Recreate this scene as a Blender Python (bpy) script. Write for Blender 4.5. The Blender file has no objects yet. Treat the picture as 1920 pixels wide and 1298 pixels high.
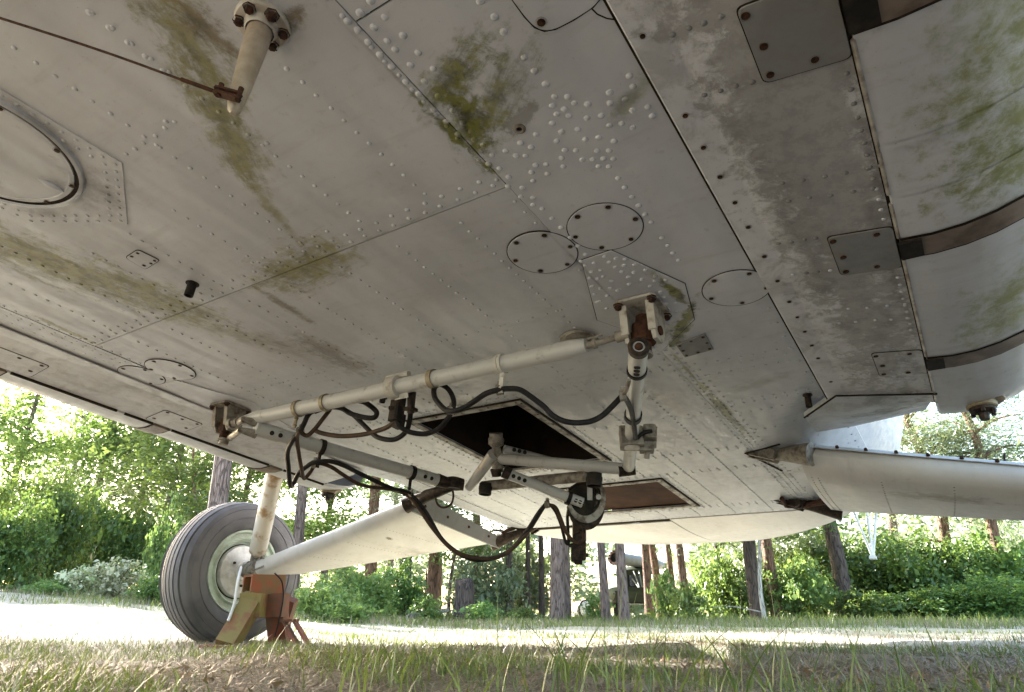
import bpy, math, random
import numpy as np
from mathutils import Vector, Matrix
random.seed(7); rng = np.random.default_rng(7)
S = bpy.context.scene
C = S.collection

# ------------------------------------------------------------------ camera, world, sun, exposure
F = 1250.0; CX, CY = 960.0, 649.0                 # focal length and centre of the photograph in its pixels
PITCH = math.atan((1150 - 649) / F)
CAM_H = 0.165
cd = bpy.data.cameras.new("camera"); cam = bpy.data.objects.new("camera", cd); C.objects.link(cam)
cd.sensor_width = 36; cd.lens = F / 1920 * 36; cd.clip_start = 0.01; cd.clip_end = 2000
cam.location = (0, 0, CAM_H); cam.rotation_euler = (math.pi / 2 + PITCH, 0, 0)
S.camera = cam

SUN_EL, SUN_AZ = math.radians(24.5), math.radians(-47)    # azimuth from +Y towards +X
world = bpy.data.worlds.new("World"); S.world = world; world.use_nodes = True
wn = world.node_tree.nodes; wl = world.node_tree.links
bg = wn["Background"]; sky = wn.new("ShaderNodeTexSky")
sky.sky_type = 'NISHITA'; sky.sun_disc = False; sky.sun_elevation = SUN_EL; sky.sun_rotation = SUN_AZ
sky.dust_density = 3.0; sky.air_density = 1.2
wl.new(sky.outputs[0], bg.inputs[0]); bg.inputs[1].default_value = 0.13
sd = bpy.data.lights.new("sun", 'SUN'); sd.energy = 5.0; sd.angle = math.radians(0.6); sd.color = (1, 0.97, 0.93)
sun = bpy.data.objects.new("sun", sd); C.objects.link(sun)
sdir = Vector((math.sin(SUN_AZ) * math.cos(SUN_EL), math.cos(SUN_AZ) * math.cos(SUN_EL), math.sin(SUN_EL)))
sun.location = sdir * 50; sun.rotation_euler = sdir.to_track_quat('Z', 'Y').to_euler()
vs = S.view_settings; vs.view_transform = 'Standard'; vs.look = 'None'; vs.exposure = 3.12; vs.gamma = 1; vs.use_curve_mapping = False
S.cycles.use_denoising = True
S.cycles.max_bounces = 7; S.cycles.diffuse_bounces = 4; S.cycles.transparent_max_bounces = 4
S.cycles.sample_clamp_indirect = 6

# ------------------------------------------------------------------ frames
def ray(px, py):
    x = (px - CX) / F; y = -(py - CY) / F; c, s = math.cos(PITCH), math.sin(PITCH)
    return np.array([x, c - s * y, s + c * y])
_d1 = np.array([0.54500031, 0.8299981, -0.11864999]); _d2 = np.array([-0.83549016, 0.54947206, 0.00605451]); _n = np.array([0.07022009, 0.09583119, 0.99291768])
M3 = np.array([_d1, _d2, _n])                     # rows: aft, starboard, up of the aircraft (aft a, starboard s, up z; belly skin at z = 0)
ORG = np.array([0, 0, CAM_H]) + _n                # belly point over the camera
HM = Matrix(((_d1[0], _d2[0], _n[0], ORG[0]), (_d1[1], _d2[1], _n[1], ORG[1]), (_d1[2], _d2[2], _n[2], ORG[2]), (0, 0, 0, 1)))
def lray(px, py): return M3 @ ray(px, py)
def on(px, py, z=0.0):
    l = lray(px, py); t = (z + 1) / l[2]; return Vector((t * l[0], t * l[1], z))
def at_s(px, py, s):
    l = lray(px, py); t = s / l[1]; return Vector((t * l[0], s, t * l[2] - 1))
def at_a(px, py, a):
    l = lray(px, py); t = a / l[0]; return Vector((a, t * l[1], t * l[2] - 1))
def at_t(px, py, t):
    l = lray(px, py); return Vector((t * l[0], t * l[1], t * l[2] - 1))
def depth(v): return float((M3.T @ np.array([v[0], v[1], v[2] + 1])) @ np.array([0, math.cos(PITCH), math.sin(PITCH)]))
def fairz(s): return -0.128 * max(0.0, 0.25 - s)
def onf(px, py, off=0.0):                         # on the port side fairing, which sinks outboard
    l = lray(px, py); t = (1 - 0.032 + off) / (l[2] - 0.128 * l[1]); return Vector((t * l[0], t * l[1], t * l[2] - 1))
def wpt(px, py, d):                               # world point at ground distance d along the view through a pixel
    r = ray(px, py); k = d / r[1]; return Vector((r[0] * k, d, CAM_H + r[2] * k))
def gx(px, d):
    r = ray(px, 1150); return r[0] / r[1] * d

# ------------------------------------------------------------------ materials
def nt_new(name):
    m = bpy.data.materials.new(name); m.use_nodes = True; return m, m.node_tree, m.node_tree.nodes['Principled BSDF']
class NB:
    def __init__(s, nt): s.nt = nt
    def n(s, t, **kw):
        x = s.nt.nodes.new(t)
        for k, v in kw.items(): setattr(x, k, v)
        return x
    def l(s, a, b): s.nt.links.new(a, b)
    def val(s, sock, v):
        if hasattr(v, 'is_linked') or hasattr(v, 'links'): s.l(v, sock)
        else: sock.default_value = v
    def math(s, op, a, b=0.0, c=None, clamp=False):
        x = s.n('ShaderNodeMath', operation=op, use_clamp=clamp); s.val(x.inputs[0], a); s.val(x.inputs[1], b)
        if c is not None: s.val(x.inputs[2], c)
        return x.outputs[0]
    def ss(s, v, lo, hi, a=0.0, b=1.0):
        x = s.n('ShaderNodeMapRange', interpolation_type='SMOOTHSTEP'); s.val(x.inputs[0], v)
        x.inputs[1].default_value = lo; x.inputs[2].default_value = hi; x.inputs[3].default_value = a; x.inputs[4].default_value = b
        return x.outputs[0]
    def noise(s, co, scale, detail=4, rough=0.55, dist=0.0):
        x = s.n('ShaderNodeTexNoise'); s.l(co, x.inputs['Vector']); x.inputs['Scale'].default_value = scale
        x.inputs['Detail'].default_value = detail; x.inputs['Roughness'].default_value = rough; x.inputs['Distortion'].default_value = dist
        return x.outputs[0]
    def scl(s, co, v):
        x = s.n('ShaderNodeVectorMath', operation='MULTIPLY'); s.l(co, x.inputs[0]); x.inputs[1].default_value = v; return x.outputs[0]
    def mix(s, f, a, b):
        x = s.n('ShaderNodeMix', data_type='RGBA'); s.val(x.inputs[0], f)
        for k, v in ((6, a), (7, b)):
            if isinstance(v, tuple): x.inputs[k].default_value = (*v, 1)
            else: s.l(v, x.inputs[k])
        return x.outputs[2]
    def bump(s, h, strength, dist, prev=None):
        x = s.n('ShaderNodeBump'); s.l(h, x.inputs['Height']); x.inputs['Strength'].default_value = strength; x.inputs['Distance'].default_value = dist
        if prev is not None: s.l(prev, x.inputs['Normal'])
        return x.outputs[0]
def mat(name, c, c2=None, rough=0.6, metal=0.0, scale=12, bump=0.0, bscale=60, lo=0.4, hi=0.65, stretch=None):
    m, nt, b = nt_new(name); k = NB(nt)
    co = k.n('ShaderNodeTexCoord').outputs['Object']
    if stretch: co = k.scl(co, stretch)
    f = k.ss(k.noise(co, scale, 6, 0.6), lo, hi)
    k.l(k.mix(f, c, c2 or tuple(v * 0.75 for v in c)), b.inputs['Base Color'])
    b.inputs['Roughness'].default_value = rough; b.inputs['Metallic'].default_value = metal
    if max(c) < 0.1: b.inputs['Specular IOR Level'].default_value = 0.15
    if bump: k.l(k.bump(k.noise(co, bscale, 4), bump, 0.004), b.inputs['Normal'])
    return m

heli = bpy.data.objects.new("helicopter", None); C.objects.link(heli)
BASE = Vector((1.6, 1.59, -0.9))                  # under the belly's middle, near the ground
heli.matrix_world = HM @ Matrix.Translation(BASE)
heli['label'] = "weathered light grey helicopter on its wheels, its riveted belly filling the view overhead"; heli['category'] = "helicopter"
PINV = Matrix.Translation(-BASE)

def paint(name, base, stains, grime=0.5, rough=0.5, streak_axis='s', mottled=None, thr=0.0):
    """weathered aircraft paint in the aircraft's own coordinates, with algae and dirt stains of their own shapes"""
    m, nt, b = nt_new(name); k = NB(nt)
    tc = k.n('ShaderNodeTexCoord'); tc.object = heli; co0 = tc.outputs['Object']
    x = k.n('ShaderNodeVectorMath', operation='ADD'); k.l(co0, x.inputs[0]); x.inputs[1].default_value = BASE; co = x.outputs[0]
    big = k.noise(co, 1.7, 5, 0.6, 0.6); fine = k.noise(co, 26, 8, 0.7)
    str_ = k.noise(k.scl(co, (2.2, 16, 4) if streak_axis == 'a' else (16, 2.4, 4)), 1.6, 7, 0.65, 0.4)
    col = k.mix(k.ss(big, 0.32, 0.68), base, tuple(v * 0.80 for v in base))
    col = k.mix(k.math('MULTIPLY', k.ss(str_, 0.5, 0.8), 0.32 * grime), col, (0.19, 0.175, 0.145))
    col = k.mix(k.math('MULTIPLY', k.ss(fine, 0.58, 0.72), 0.28 * grime), col, (0.12, 0.105, 0.08))
    sp = k.noise(co, 150, 3, 0.6)
    col = k.mix(k.math('MULTIPLY', k.ss(sp, 0.70, 0.74), 0.75 * grime), col, (0.05, 0.042, 0.03))
    if mottled:
        mo = k.ss(k.noise(co, 9, 9, 0.72, 0.5), 0.46, 0.62); col = k.mix(k.math('MULTIPLY', mo, mottled), col, (0.15, 0.14, 0.13))
    fib = k.noise(co, 22, 10, 0.75, 0.3); blo = k.noise(co, 7, 4, 0.6, 0.8)
    for (p0, p1, w, c, amt, soft) in stains:
        p0 = Vector(p0[:2]); p1 = Vector(p1[:2]); mid = (p0 + p1) / 2; d = p1 - p0; L = max(d.length / 2, 0.01); u = d.normalized(); v = Vector((-u.y, u.x))
        sb = k.n('ShaderNodeVectorMath', operation='SUBTRACT'); k.l(co, sb.inputs[0]); sb.inputs[1].default_value = (mid.x, mid.y, 0)
        ds = []
        for ax, r in ((u, L), (v, w)):
            dt = k.n('ShaderNodeVectorMath', operation='DOT_PRODUCT'); k.l(sb.outputs[0], dt.inputs[0]); dt.inputs[1].default_value = (ax.x / r, ax.y / r, 0); ds.append(dt.outputs['Value'])
        r = k.math('SQRT', k.math('ADD', k.math('MULTIPLY', ds[0], ds[0]), k.math('MULTIPLY', ds[1], ds[1])))
        e = k.math('ADD', k.math('MULTIPLY', r, 0.80), k.math('MULTIPLY', k.math('SUBTRACT', blo, 0.5), 0.9))
        e = k.math('ADD', e, k.math('MULTIPLY', k.math('SUBTRACT', fib, 0.5), 2.6)); e = k.math('ADD', e, k.math('MULTIPLY', k.math('SUBTRACT', fine, 0.5), 1.2))
        if w > 0.028 and c in (MOSS, OLIVE, BROWN):
            cb = k.n('ShaderNodeCombineXYZ'); k.l(k.math('MULTIPLY', ds[0], L * 7), cb.inputs[0]); k.l(k.math('MULTIPLY', ds[1], w * 42), cb.inputs[1])
            st = k.noise(cb.outputs[0], 1.0, 7, 0.7, 0.5); e = k.math('ADD', e, k.math('MULTIPLY', k.math('SUBTRACT', st, 0.5), 1.8)); e = k.math('SUBTRACT', e, -0.05 if c is MOSS else 0.22); soft = max(soft, 1.0); amt *= 0.88 if c is MOSS else 1.0
        mk = k.math('MULTIPLY', k.ss(e, 1.0, 1.0 - soft), amt)
        if isinstance(c, tuple) and len(c) == 2: cc = k.mix(k.ss(fine, 0.42, 0.6), c[0], c[1])
        else: cc = c
        col = k.mix(mk, col, cc)
    k.l(col, b.inputs['Base Color'])
    b.inputs['Roughness'].default_value = rough
    k.l(k.ss(fine, 0.3, 0.7, rough - 0.1, rough + 0.25), b.inputs['Roughness'])
    n1 = k.bump(k.noise(k.scl(co, (0.45, 2.2, 0.4)), 3.4, 2, 0.4), 0.8, 0.014); n1 = k.bump(k.noise(co, 5.5, 2, 0.4), 0.45, 0.010, n1)
    n2 = k.bump(fib, 0.25, 0.002, n1)
    k.l(n2, b.inputs['Normal'])
    return m
MOSS = ((0.155, 0.165, 0.025), (0.05, 0.05, 0.012)); BROWN = ((0.16, 0.125, 0.07), (0.08, 0.065, 0.04)); OLIVE = ((0.225, 0.22, 0.10), (0.14, 0.135, 0.06)); DIRT = (0.075, 0.065, 0.055)
belly_stains = [
    (on(860, 170), on(905, 305), 0.055, MOSS, 0.95, 0.8), (on(905, 90), on(850, 220), 0.03, MOSS, 0.8, 0.9),
    (on(600, 0), on(930, 335), 0.006, DIRT, 0.55, 1.4), (on(950, 355), on(1240, 650), 0.006, DIRT, 0.5, 1.4), (on(1235, 655), on(1395, 822), 0.012, DIRT, 0.6, 1.3), (on(1140, 0), on(1330, 340), 0.006, ((0.2, 0.11, 0.05), (0.1, 0.06, 0.03)), 0.6, 1.3), (on(1330, 340), on(1558, 740), 0.006, ((0.2, 0.11, 0.05), (0.1, 0.06, 0.03)), 0.6, 1.3), (on(350, 590), on(930, 350), 0.005, DIRT, 0.5, 1.4),
    (on(1350, 740), on(1480, 700), 0.03, BROWN, 0.35, 1.2), (on(1440, 900), on(1540, 870), 0.05, BROWN, 0.4, 1.2),
    (on(925, 45), on(790, 225), 0.045, MOSS, 0.97, 0.7), (on(985, 70), on(890, 280), 0.05, MOSS, 0.9, 0.9), (on(850, 150), on(900, 300), 0.045, MOSS, 0.8, 0.9),
    (on(790, 195), on(915, 310), 0.016, MOSS, 0.9, 0.7), (on(1215, 145), on(1140, 230), 0.022, MOSS, 0.55, 0.9),
    (on(270, -30), on(420, 150), 0.05, OLIVE, 0.8, 0.9), (on(335, 80), on(480, 335), 0.05, OLIVE, 0.92, 0.8), (on(430, 290), on(575, 475), 0.02, OLIVE, 0.75, 1.0), (on(330, 20), on(440, 90), 0.03, BROWN, 0.8, 0.9),
    (on(505, 535), on(640, 465), 0.075, OLIVE, 0.95, 0.5), (on(-80, 425), on(250, 560), 0.11, OLIVE, 0.95, 0.9), (on(150, 505), on(420, 610), 0.09, OLIVE, 0.95, 0.9),
    (on(480, 540), on(590, 610), 0.02, BROWN, 0.7, 0.9), (on(560, 630), on(690, 700), 0.06, BROWN, 0.6, 1.1), (on(300, 590), on(560, 660), 0.05, OLIVE, 0.45, 1.1), (on(430, 610), on(640, 700), 0.11, BROWN, 0.28, 1.4),
    (on(1225, 510), on(1300, 575), 0.018, MOSS, 0.95, 0.7), (on(1305, 560), on(1260, 650), 0.022, MOSS, 0.95, 0.6), (on(1290, 590), on(1210, 655), 0.035, MOSS, 0.7, 0.9),
    (on(1310, 715), on(1400, 815), 0.022, MOSS, 0.85, 0.7), (on(1255, 655), on(1330, 740), 0.008, MOSS, 0.8, 0.8), (on(1215, 720), on(1290, 780), 0.06, BROWN, 0.35, 1.2),
    (on(60, 590), on(180, 645), 0.014, OLIVE, 0.9, 0.6), (on(505, 70), on(570, 20), 0.022, BROWN, 0.85, 0.8), (on(955, 245), on(1000, 200), 0.018, (0.2, 0.2, 0.19), 0.7, 0.4),
    (on(140, 310), on(235, 410), 0.075, DIRT, 0.7, 1.3), (on(0, 170), on(150, 290), 0.03, DIRT, 0.4, 1.3), (on(30, 395), on(150, 400), 0.03, DIRT, 0.5, 1.3), (on(1700, 820), on(1560, 800), 0.05, OLIVE, 0.5, 1.0),
    (on(760, 730), on(900, 770), 0.08, BROWN, 0.4, 1.2), (on(1150, 900), on(1330, 960), 0.25, BROWN, 0.25, 1.6),
]
M_belly = paint("belly_paint", (0.515, 0.54, 0.59), belly_stains, 0.75, 0.36)
fair_st = [((-0.6, 0.105), (2.6, 0.105), 0.135, ((0.27, 0.268, 0.27), (0.20, 0.198, 0.198)), 0.85, 0.5), (onf(1330, 140), onf(1590, 620), 0.06, ((0.22, 0.215, 0.205), (0.13, 0.125, 0.12)), 0.55, 1.1), (onf(1560, 40), onf(1720, 560), 0.02, DIRT, 0.55, 1.3), (onf(1600, 300), onf(1720, 640), 0.015, DIRT, 0.6, 1.3),
           (on(1590, 790), on(1740, 760), 0.05, ((0.10, 0.09, 0.07), (0.05, 0.045, 0.035)), 0.8, 0.8)]
M_fair = paint("fairing_paint", (0.60, 0.62, 0.66), fair_st, 0.9, 0.4, mottled=0.35)
M_doubler = paint("doubler_paint", (0.19, 0.197, 0.205), [], 1.0, 0.5, mottled=0.5)
tank_st = []
for a0, a1 in ((0.55, 1.25), (0.95, 1.42), (1.2, 1.45), (1.65, 2.05), (1.85, 2.1)):
    tank_st.append(((a0, -0.34), (a1, -0.13), 0.14, ((0.19, 0.21, 0.06), (0.27, 0.28, 0.14)), 0.9, 1.3))
tank_st.append(((0.2, -0.45), (2.2, -0.42), 0.24, ((0.26, 0.275, 0.11), (0.34, 0.345, 0.20)), 0.8, 1.4))
M_tank = paint("tank_paint", (0.57, 0.59, 0.62), tank_st, 0.8, 0.42, streak_axis='s')
M_gear = paint("gear_paint", (0.66, 0.655, 0.65), [(on(760, 960), on(880, 1000), 0.05, BROWN, 0.5, 1.2), (at_s(740, 985, 3.0), at_s(720, 1030, 3.0), 0.012, BROWN, 0.9, 0.7), ((3.05, -0.1), (3.1, 0.2), 0.05, BROWN, 0.6, 1.1)], 0.6, 0.45, streak_axis='a')
M_white = mat("weathered_white_paint", (0.50, 0.49, 0.46), (0.34, 0.31, 0.26), 0.45, scale=9, bump=0.15)
M_tube = mat("tube_grey_paint", (0.42, 0.425, 0.42), (0.26, 0.24, 0.21), 0.4, scale=24, bump=0.15, lo=0.54, hi=0.74)
M_dirtytube = mat("dirty_fitting_paint", (0.25, 0.23, 0.195), (0.06, 0.042, 0.03), 0.6, scale=34, bump=0.3, lo=0.36, hi=0.74)
M_dirtyframe = mat("dirty_frame_paint", (0.30, 0.285, 0.255), (0.085, 0.065, 0.05), 0.6, scale=20, bump=0.2, lo=0.42, hi=0.62)
M_dirtywhite = mat("grimy_white_paint", (0.40, 0.385, 0.35), (0.13, 0.10, 0.075), 0.5, scale=22, bump=0.25, lo=0.48, hi=0.72)
M_clamp = mat("old_clamp_metal", (0.28, 0.24, 0.16), (0.13, 0.09, 0.05), 0.55, metal=0.3, scale=40, bump=0.3)
M_rust = mat("rusty_steel", (0.065, 0.027, 0.015), (0.028, 0.016, 0.012), 0.8, scale=60, bump=0.5)
M_darksteel = mat("dark_greasy_steel", (0.022, 0.018, 0.016), (0.06, 0.042, 0.03), 0.55, metal=0.3, scale=45, bump=0.4)
M_black = mat("black_parts_and_hole_shade", (0.012, 0.011, 0.010), (0.03, 0.024, 0.018), 0.6, scale=30)  # black parts, and the shade inside holes and hollows put into colour
M_gap = mat("dark_sealant", (0.018, 0.014, 0.011), (0.035, 0.025, 0.016), 0.9, scale=50)
M_screw = mat("rusty_screw", (0.026, 0.015, 0.011), (0.07, 0.032, 0.015), 0.6, metal=0.4, scale=120)
M_halo = mat("rust_stained_paint", (0.13, 0.085, 0.05), (0.22, 0.17, 0.12), 0.7, scale=90)
M_hose = mat("black_rubber_hose", (0.010, 0.009, 0.0095), (0.022, 0.019, 0.018), 0.55, scale=40, bump=0.25, bscale=120)
M_hosebrown = mat("brown_dusty_hose", (0.06, 0.034, 0.02), (0.03, 0.02, 0.015), 0.6, scale=30)
M_rope = mat("rusty_wire_rope", (0.085, 0.045, 0.034), (0.04, 0.022, 0.017), 0.7, metal=0.2, scale=150, bump=0.6, bscale=300)
M_wrap = mat("yellowed_plastic_wrap", (0.30, 0.25, 0.19), (0.40, 0.35, 0.29), 0.3, scale=18, bump=0.8, bscale=40)
M_well = mat("dark_well_paint", (0.022, 0.014, 0.010), (0.012, 0.009, 0.007), 0.9, scale=8)
M_board = mat("brown_board", (0.055, 0.026, 0.015), (0.035, 0.017, 0.011), 0.9, scale=8, bump=0.2)
M_bead = mat("worn_metal_bead", (0.5, 0.47, 0.42), (0.2, 0.16, 0.12), 0.35, metal=0.6, scale=20)
M_tan = mat("tan_primer", (0.27, 0.215, 0.13), (0.15, 0.115, 0.07), 0.6, scale=40)
def tyre_mat():
    m, nt, b = nt_new("dusty_tyre_rubber"); k = NB(nt); co = k.n('ShaderNodeTexCoord').outputs['Object']
    k.l(k.mix(k.ss(k.noise(co, 5, 6), 0.35, 0.65), (0.068, 0.064, 0.066), (0.115, 0.108, 0.108)), b.inputs['Base Color']); b.inputs['Roughness'].default_value = 0.65
    k.l(k.bump(k.noise(co, 90, 3), 0.2, 0.003), b.inputs['Normal']); return m
M_tyre = tyre_mat()
M_tyredark = mat("tyre_groove", (0.03, 0.028, 0.026), None, 0.9)
M_rim = mat("pale_green_rim", (0.40, 0.47, 0.38), (0.30, 0.33, 0.25), 0.5, scale=16, bump=0.15)
M_hub = mat("silver_grey_hub", (0.58, 0.58, 0.57), (0.40, 0.385, 0.36), 0.45, metal=0.2, scale=14)
M_red = mat("faded_red_paint", (0.27, 0.07, 0.03), (0.17, 0.10, 0.04), 0.6, scale=9, bump=0.35, bscale=30, lo=0.42, hi=0.6)
M_olive = mat("mossy_orange_paint", (0.20, 0.155, 0.045), (0.19, 0.085, 0.035), 0.7, scale=8, bump=0.4, bscale=30, lo=0.44, hi=0.58)
M_redstain = mat("red_stained_steel", (0.20, 0.05, 0.024), (0.11, 0.055, 0.028), 0.7, scale=9, bump=0.2)
M_strut = mat("chipped_white_strut", (0.62, 0.58, 0.50), (0.33, 0.20, 0.09), 0.45, scale=9, bump=0.2, lo=0.5, hi=0.66)
M_veh = mat("olive_vehicle_paint", (0.045, 0.05, 0.028), (0.03, 0.032, 0.02), 0.6, scale=3)
M_vehpale = mat("pale_olive_paint", (0.17, 0.18, 0.115), (0.12, 0.125, 0.08), 0.5, scale=3)
M_vehwhite = mat("dull_white_paint", (0.62, 0.62, 0.60), (0.45, 0.45, 0.43), 0.5, scale=2)
M_vehgrey = mat("dull_grey_white_paint", (0.24, 0.24, 0.235), (0.17, 0.17, 0.165), 0.5, scale=2)
M_glass = mat("dark_window_glass", (0.012, 0.015, 0.018), (0.02, 0.025, 0.03), 0.08)

# ------------------------------------------------------------------ mesh helpers
class MB:
    def __init__(s): s.v = []; s.f = []; s.mi = []
    def add(s, vs_, fs, mi=0):
        o = len(s.v); s.v += [tuple(v) for v in vs_]; s.f += [tuple(i + o for i in f) for f in fs]; s.mi += [mi] * len(fs)
    def frame(s, d):
        d = Vector(d).normalized(); u = d.cross(Vector((0, 0, 1)) if abs(d.z) < 0.9 else Vector((1, 0, 0))).normalized(); return d, u, d.cross(u)
    def tube(s, pts, r, seg=10, caps=True, mi=0):
        pts = [Vector(p) for p in pts]; n = len(pts); rs = r if isinstance(r, (list, tuple)) else [r] * n
        vs_ = []; up = None
        for i, p in enumerate(pts):
            d = (pts[min(i + 1, n - 1)] - pts[max(i - 1, 0)])
            if d.length < 1e-9: d = Vector((0, 0, 1))
            d.normalize()
            if up is None: _, up, _ = s.frame(d)
            up = up - d * up.dot(d)
            if up.length < 1e-6: _, up, _ = s.frame(d)
            up.normalize(); w = d.cross(up)
            for k in range(seg):
                t = 2 * math.pi * k / seg; vs_.append(p + (up * math.cos(t) + w * math.sin(t)) * rs[i])
        fs = [(i * seg + k, i * seg + (k + 1) % seg, (i + 1) * seg + (k + 1) % seg, (i + 1) * seg + k) for i in range(n - 1) for k in range(seg)]
        if caps: fs += [tuple(range(seg - 1, -1, -1)), tuple((n - 1) * seg + k for k in range(seg))]
        s.add(vs_, fs, mi); return s
    def cyl(s, p0, p1, r0, r1=None, seg=14, mi=0): return s.tube([p0, p1], [r0, r0 if r1 is None else r1], seg, True, mi)
    def lathe(s, p, axis, prof, seg=24, mi=0, arc=(0, 2 * math.pi), closed=True):
        """prof: (radius, height along axis)"""
        d, u, w = s.frame(axis); p = Vector(p); full = arc[1] - arc[0] > 6.28; m = seg if full else seg + 1; vs_ = []
        for (r, h) in prof:
            for k in range(m):
                t = arc[0] + (arc[1] - arc[0]) * k / seg; vs_.append(p + d * h + (u * math.cos(t) + w * math.sin(t)) * r)
        fs = []
        for i in range(len(prof) - 1):
            for k in range(seg): k2 = (k + 1) % m; fs.append((i * m + k, i * m + k2, (i + 1) * m + k2, (i + 1) * m + k))
        s.add(vs_, fs, mi); return s
    def box(s, c, size, X=None, Y=None, Z=None, mi=0, bev=0.0):
        c = Vector(c); X = Vector(X or (1, 0, 0)).normalized(); Y = Vector(Y or (0, 1, 0)).normalized(); Z = Vector(Z) if Z else X.cross(Y); Z.normalize()
        h = [v / 2 for v in size]
        if not bev:
            vs_ = [c + X * (sx * h[0]) + Y * (sy * h[1]) + Z * (sz * h[2]) for sx in (-1, 1) for sy in (-1, 1) for sz in (-1, 1)]
            s.add(vs_, [(0, 1, 3, 2), (4, 6, 7, 5), (0, 4, 5, 1), (2, 3, 7, 6), (0, 2, 6, 4), (1, 5, 7, 3)], mi)
        else:
            b = bev; o = [(-h[0] + b, -h[1]), (h[0] - b, -h[1]), (h[0], -h[1] + b), (h[0], h[1] - b), (h[0] - b, h[1]), (-h[0] + b, h[1]), (-h[0], h[1] - b), (-h[0], -h[1] + b)]
            s.prism([(c + X * x + Y * y) for x, y in o], Z * h[2], mi)
        return s
    def prism(s, poly, half, mi=0):
        """polygon of points extruded by +-half"""
        n = len(poly); half = Vector(half); vs_ = [Vector(p) - half for p in poly] + [Vector(p) + half for p in poly]
        fs = [tuple(range(n - 1, -1, -1)), tuple(range(n, 2 * n))] + [(i, (i + 1) % n, n + (i + 1) % n, n + i) for i in range(n)]
        s.add(vs_, fs, mi); return s
    def slab(s, poly, t=0.004, mi=0, bev=0.0):
        """plate on the belly side: polygon corners (a,s,z), lower face at z, upper at z+t"""
        n = len(poly); cen = sum((Vector(p) for p in poly), Vector()) / n
        if bev:
            low = [Vector(p) + (cen - Vector(p)).normalized() * bev for p in poly]; mid = [Vector(p) + Vector((0, 0, min(bev * 1.2, t * 0.6))) for p in poly]
        else: low = [Vector(p) for p in poly]; mid = None
        top = [Vector(p) + Vector((0, 0, t)) for p in poly]
        rings = [low] + ([mid] if mid else []) + [top]; vs_ = [v for r in rings for v in r]
        fs = [tuple(range(n)), tuple((len(rings) - 1) * n + i for i in range(n - 1, -1, -1))]
        for r in range(len(rings) - 1): fs += [(r * n + i, (r + 1) * n + i, (r + 1) * n + (i + 1) % n, r * n + (i + 1) % n) for i in range(n)]
        s.add(vs_, fs, mi); return s
    def mesh(s, name, mats, smooth=True, ang=38):
        me = bpy.data.meshes.new(name); me.from_pydata(s.v, [], s.f)
        for m in (mats if isinstance(mats, (list, tuple)) else [mats]): me.materials.append(m)
        if any(s.mi): me.polygons.foreach_set('material_index', s.mi)
        bm = __import__('bmesh').new(); bm.from_mesh(me); __import__('bmesh').ops.recalc_face_normals(bm, faces=bm.faces); bm.to_mesh(me); bm.free()
        if smooth:
            me.polygons.foreach_set('use_smooth', [True] * len(me.polygons)); me.set_sharp_from_angle(angle=math.radians(ang))
        me.update(); return me
    def build(s, name, mats, parent=None, smooth=True, ang=38):
        return link(name, s.mesh(name, mats, smooth, ang), parent)
ROOT_INV = {heli.name: PINV}
def link(name, me, parent=None, mw=None):
    o = bpy.data.objects.new(name, me); C.objects.link(o)
    if parent is not None:
        o.parent = parent
        if parent.name in ROOT_INV: o.matrix_parent_inverse = ROOT_INV[parent.name]
    if mw is not None: o.matrix_basis = mw
    return o
def tag(o, label=None, cat=None, group=None, kind=None):
    for k, v in (('label', label), ('category', cat), ('group', group), ('kind', kind)):
        if v: o[k] = v
    return o
def fast(name, V, Q, mats, parent=None, smooth=False, mi=None):
    V = np.asarray(V, np.float32); Q = np.asarray(Q, np.int32); me = bpy.data.meshes.new(name); n = Q.shape[1]
    me.vertices.add(len(V)); me.vertices.foreach_set('co', V.ravel()); me.loops.add(Q.size); me.loops.foreach_set('vertex_index', Q.ravel())
    me.polygons.add(len(Q)); me.polygons.foreach_set('loop_start', np.arange(len(Q), dtype=np.int32) * n)
    for m in (mats if isinstance(mats, (list, tuple)) else [mats]): me.materials.append(m)
    if mi is not None: me.polygons.foreach_set('material_index', np.asarray(mi, np.int32))
    me.update(calc_edges=True)
    if smooth: me.polygons.foreach_set('use_smooth', [True] * len(Q))
    return me
def spline(pts, sub=6):
    P = [Vector(p) for p in pts]; out = []
    for i in range(len(P) - 1):
        p0, p1, p2, p3 = P[max(i - 1, 0)], P[i], P[i + 1], P[min(i + 2, len(P) - 1)]
        for j in range(sub):
            t = j / sub; out.append(0.5 * ((2 * p1) + (p2 - p0) * t + (2 * p0 - 5 * p1 + 4 * p2 - p3) * t * t + (3 * p1 - p0 - 3 * p2 + p3) * t ** 3))
    out.append(P[-1]); return out
def circle(c, r, n=40, z=0.0): return [Vector((c[0] + r * math.cos(2 * math.pi * i / n), c[1] + r * math.sin(2 * math.pi * i / n), z)) for i in range(n)]
def roundpoly(poly, r, n=4):
    P = [Vector(p) for p in poly]; out = []
    for i, p in enumerate(P):
        a = (P[i - 1] - p).normalized() * r; b = (P[(i + 1) % len(P)] - p).normalized() * r
        for j in range(n + 1):
            t = j / n; out.append(p + a * (1 - t) ** 2 + b * t * t)
    return out

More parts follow.
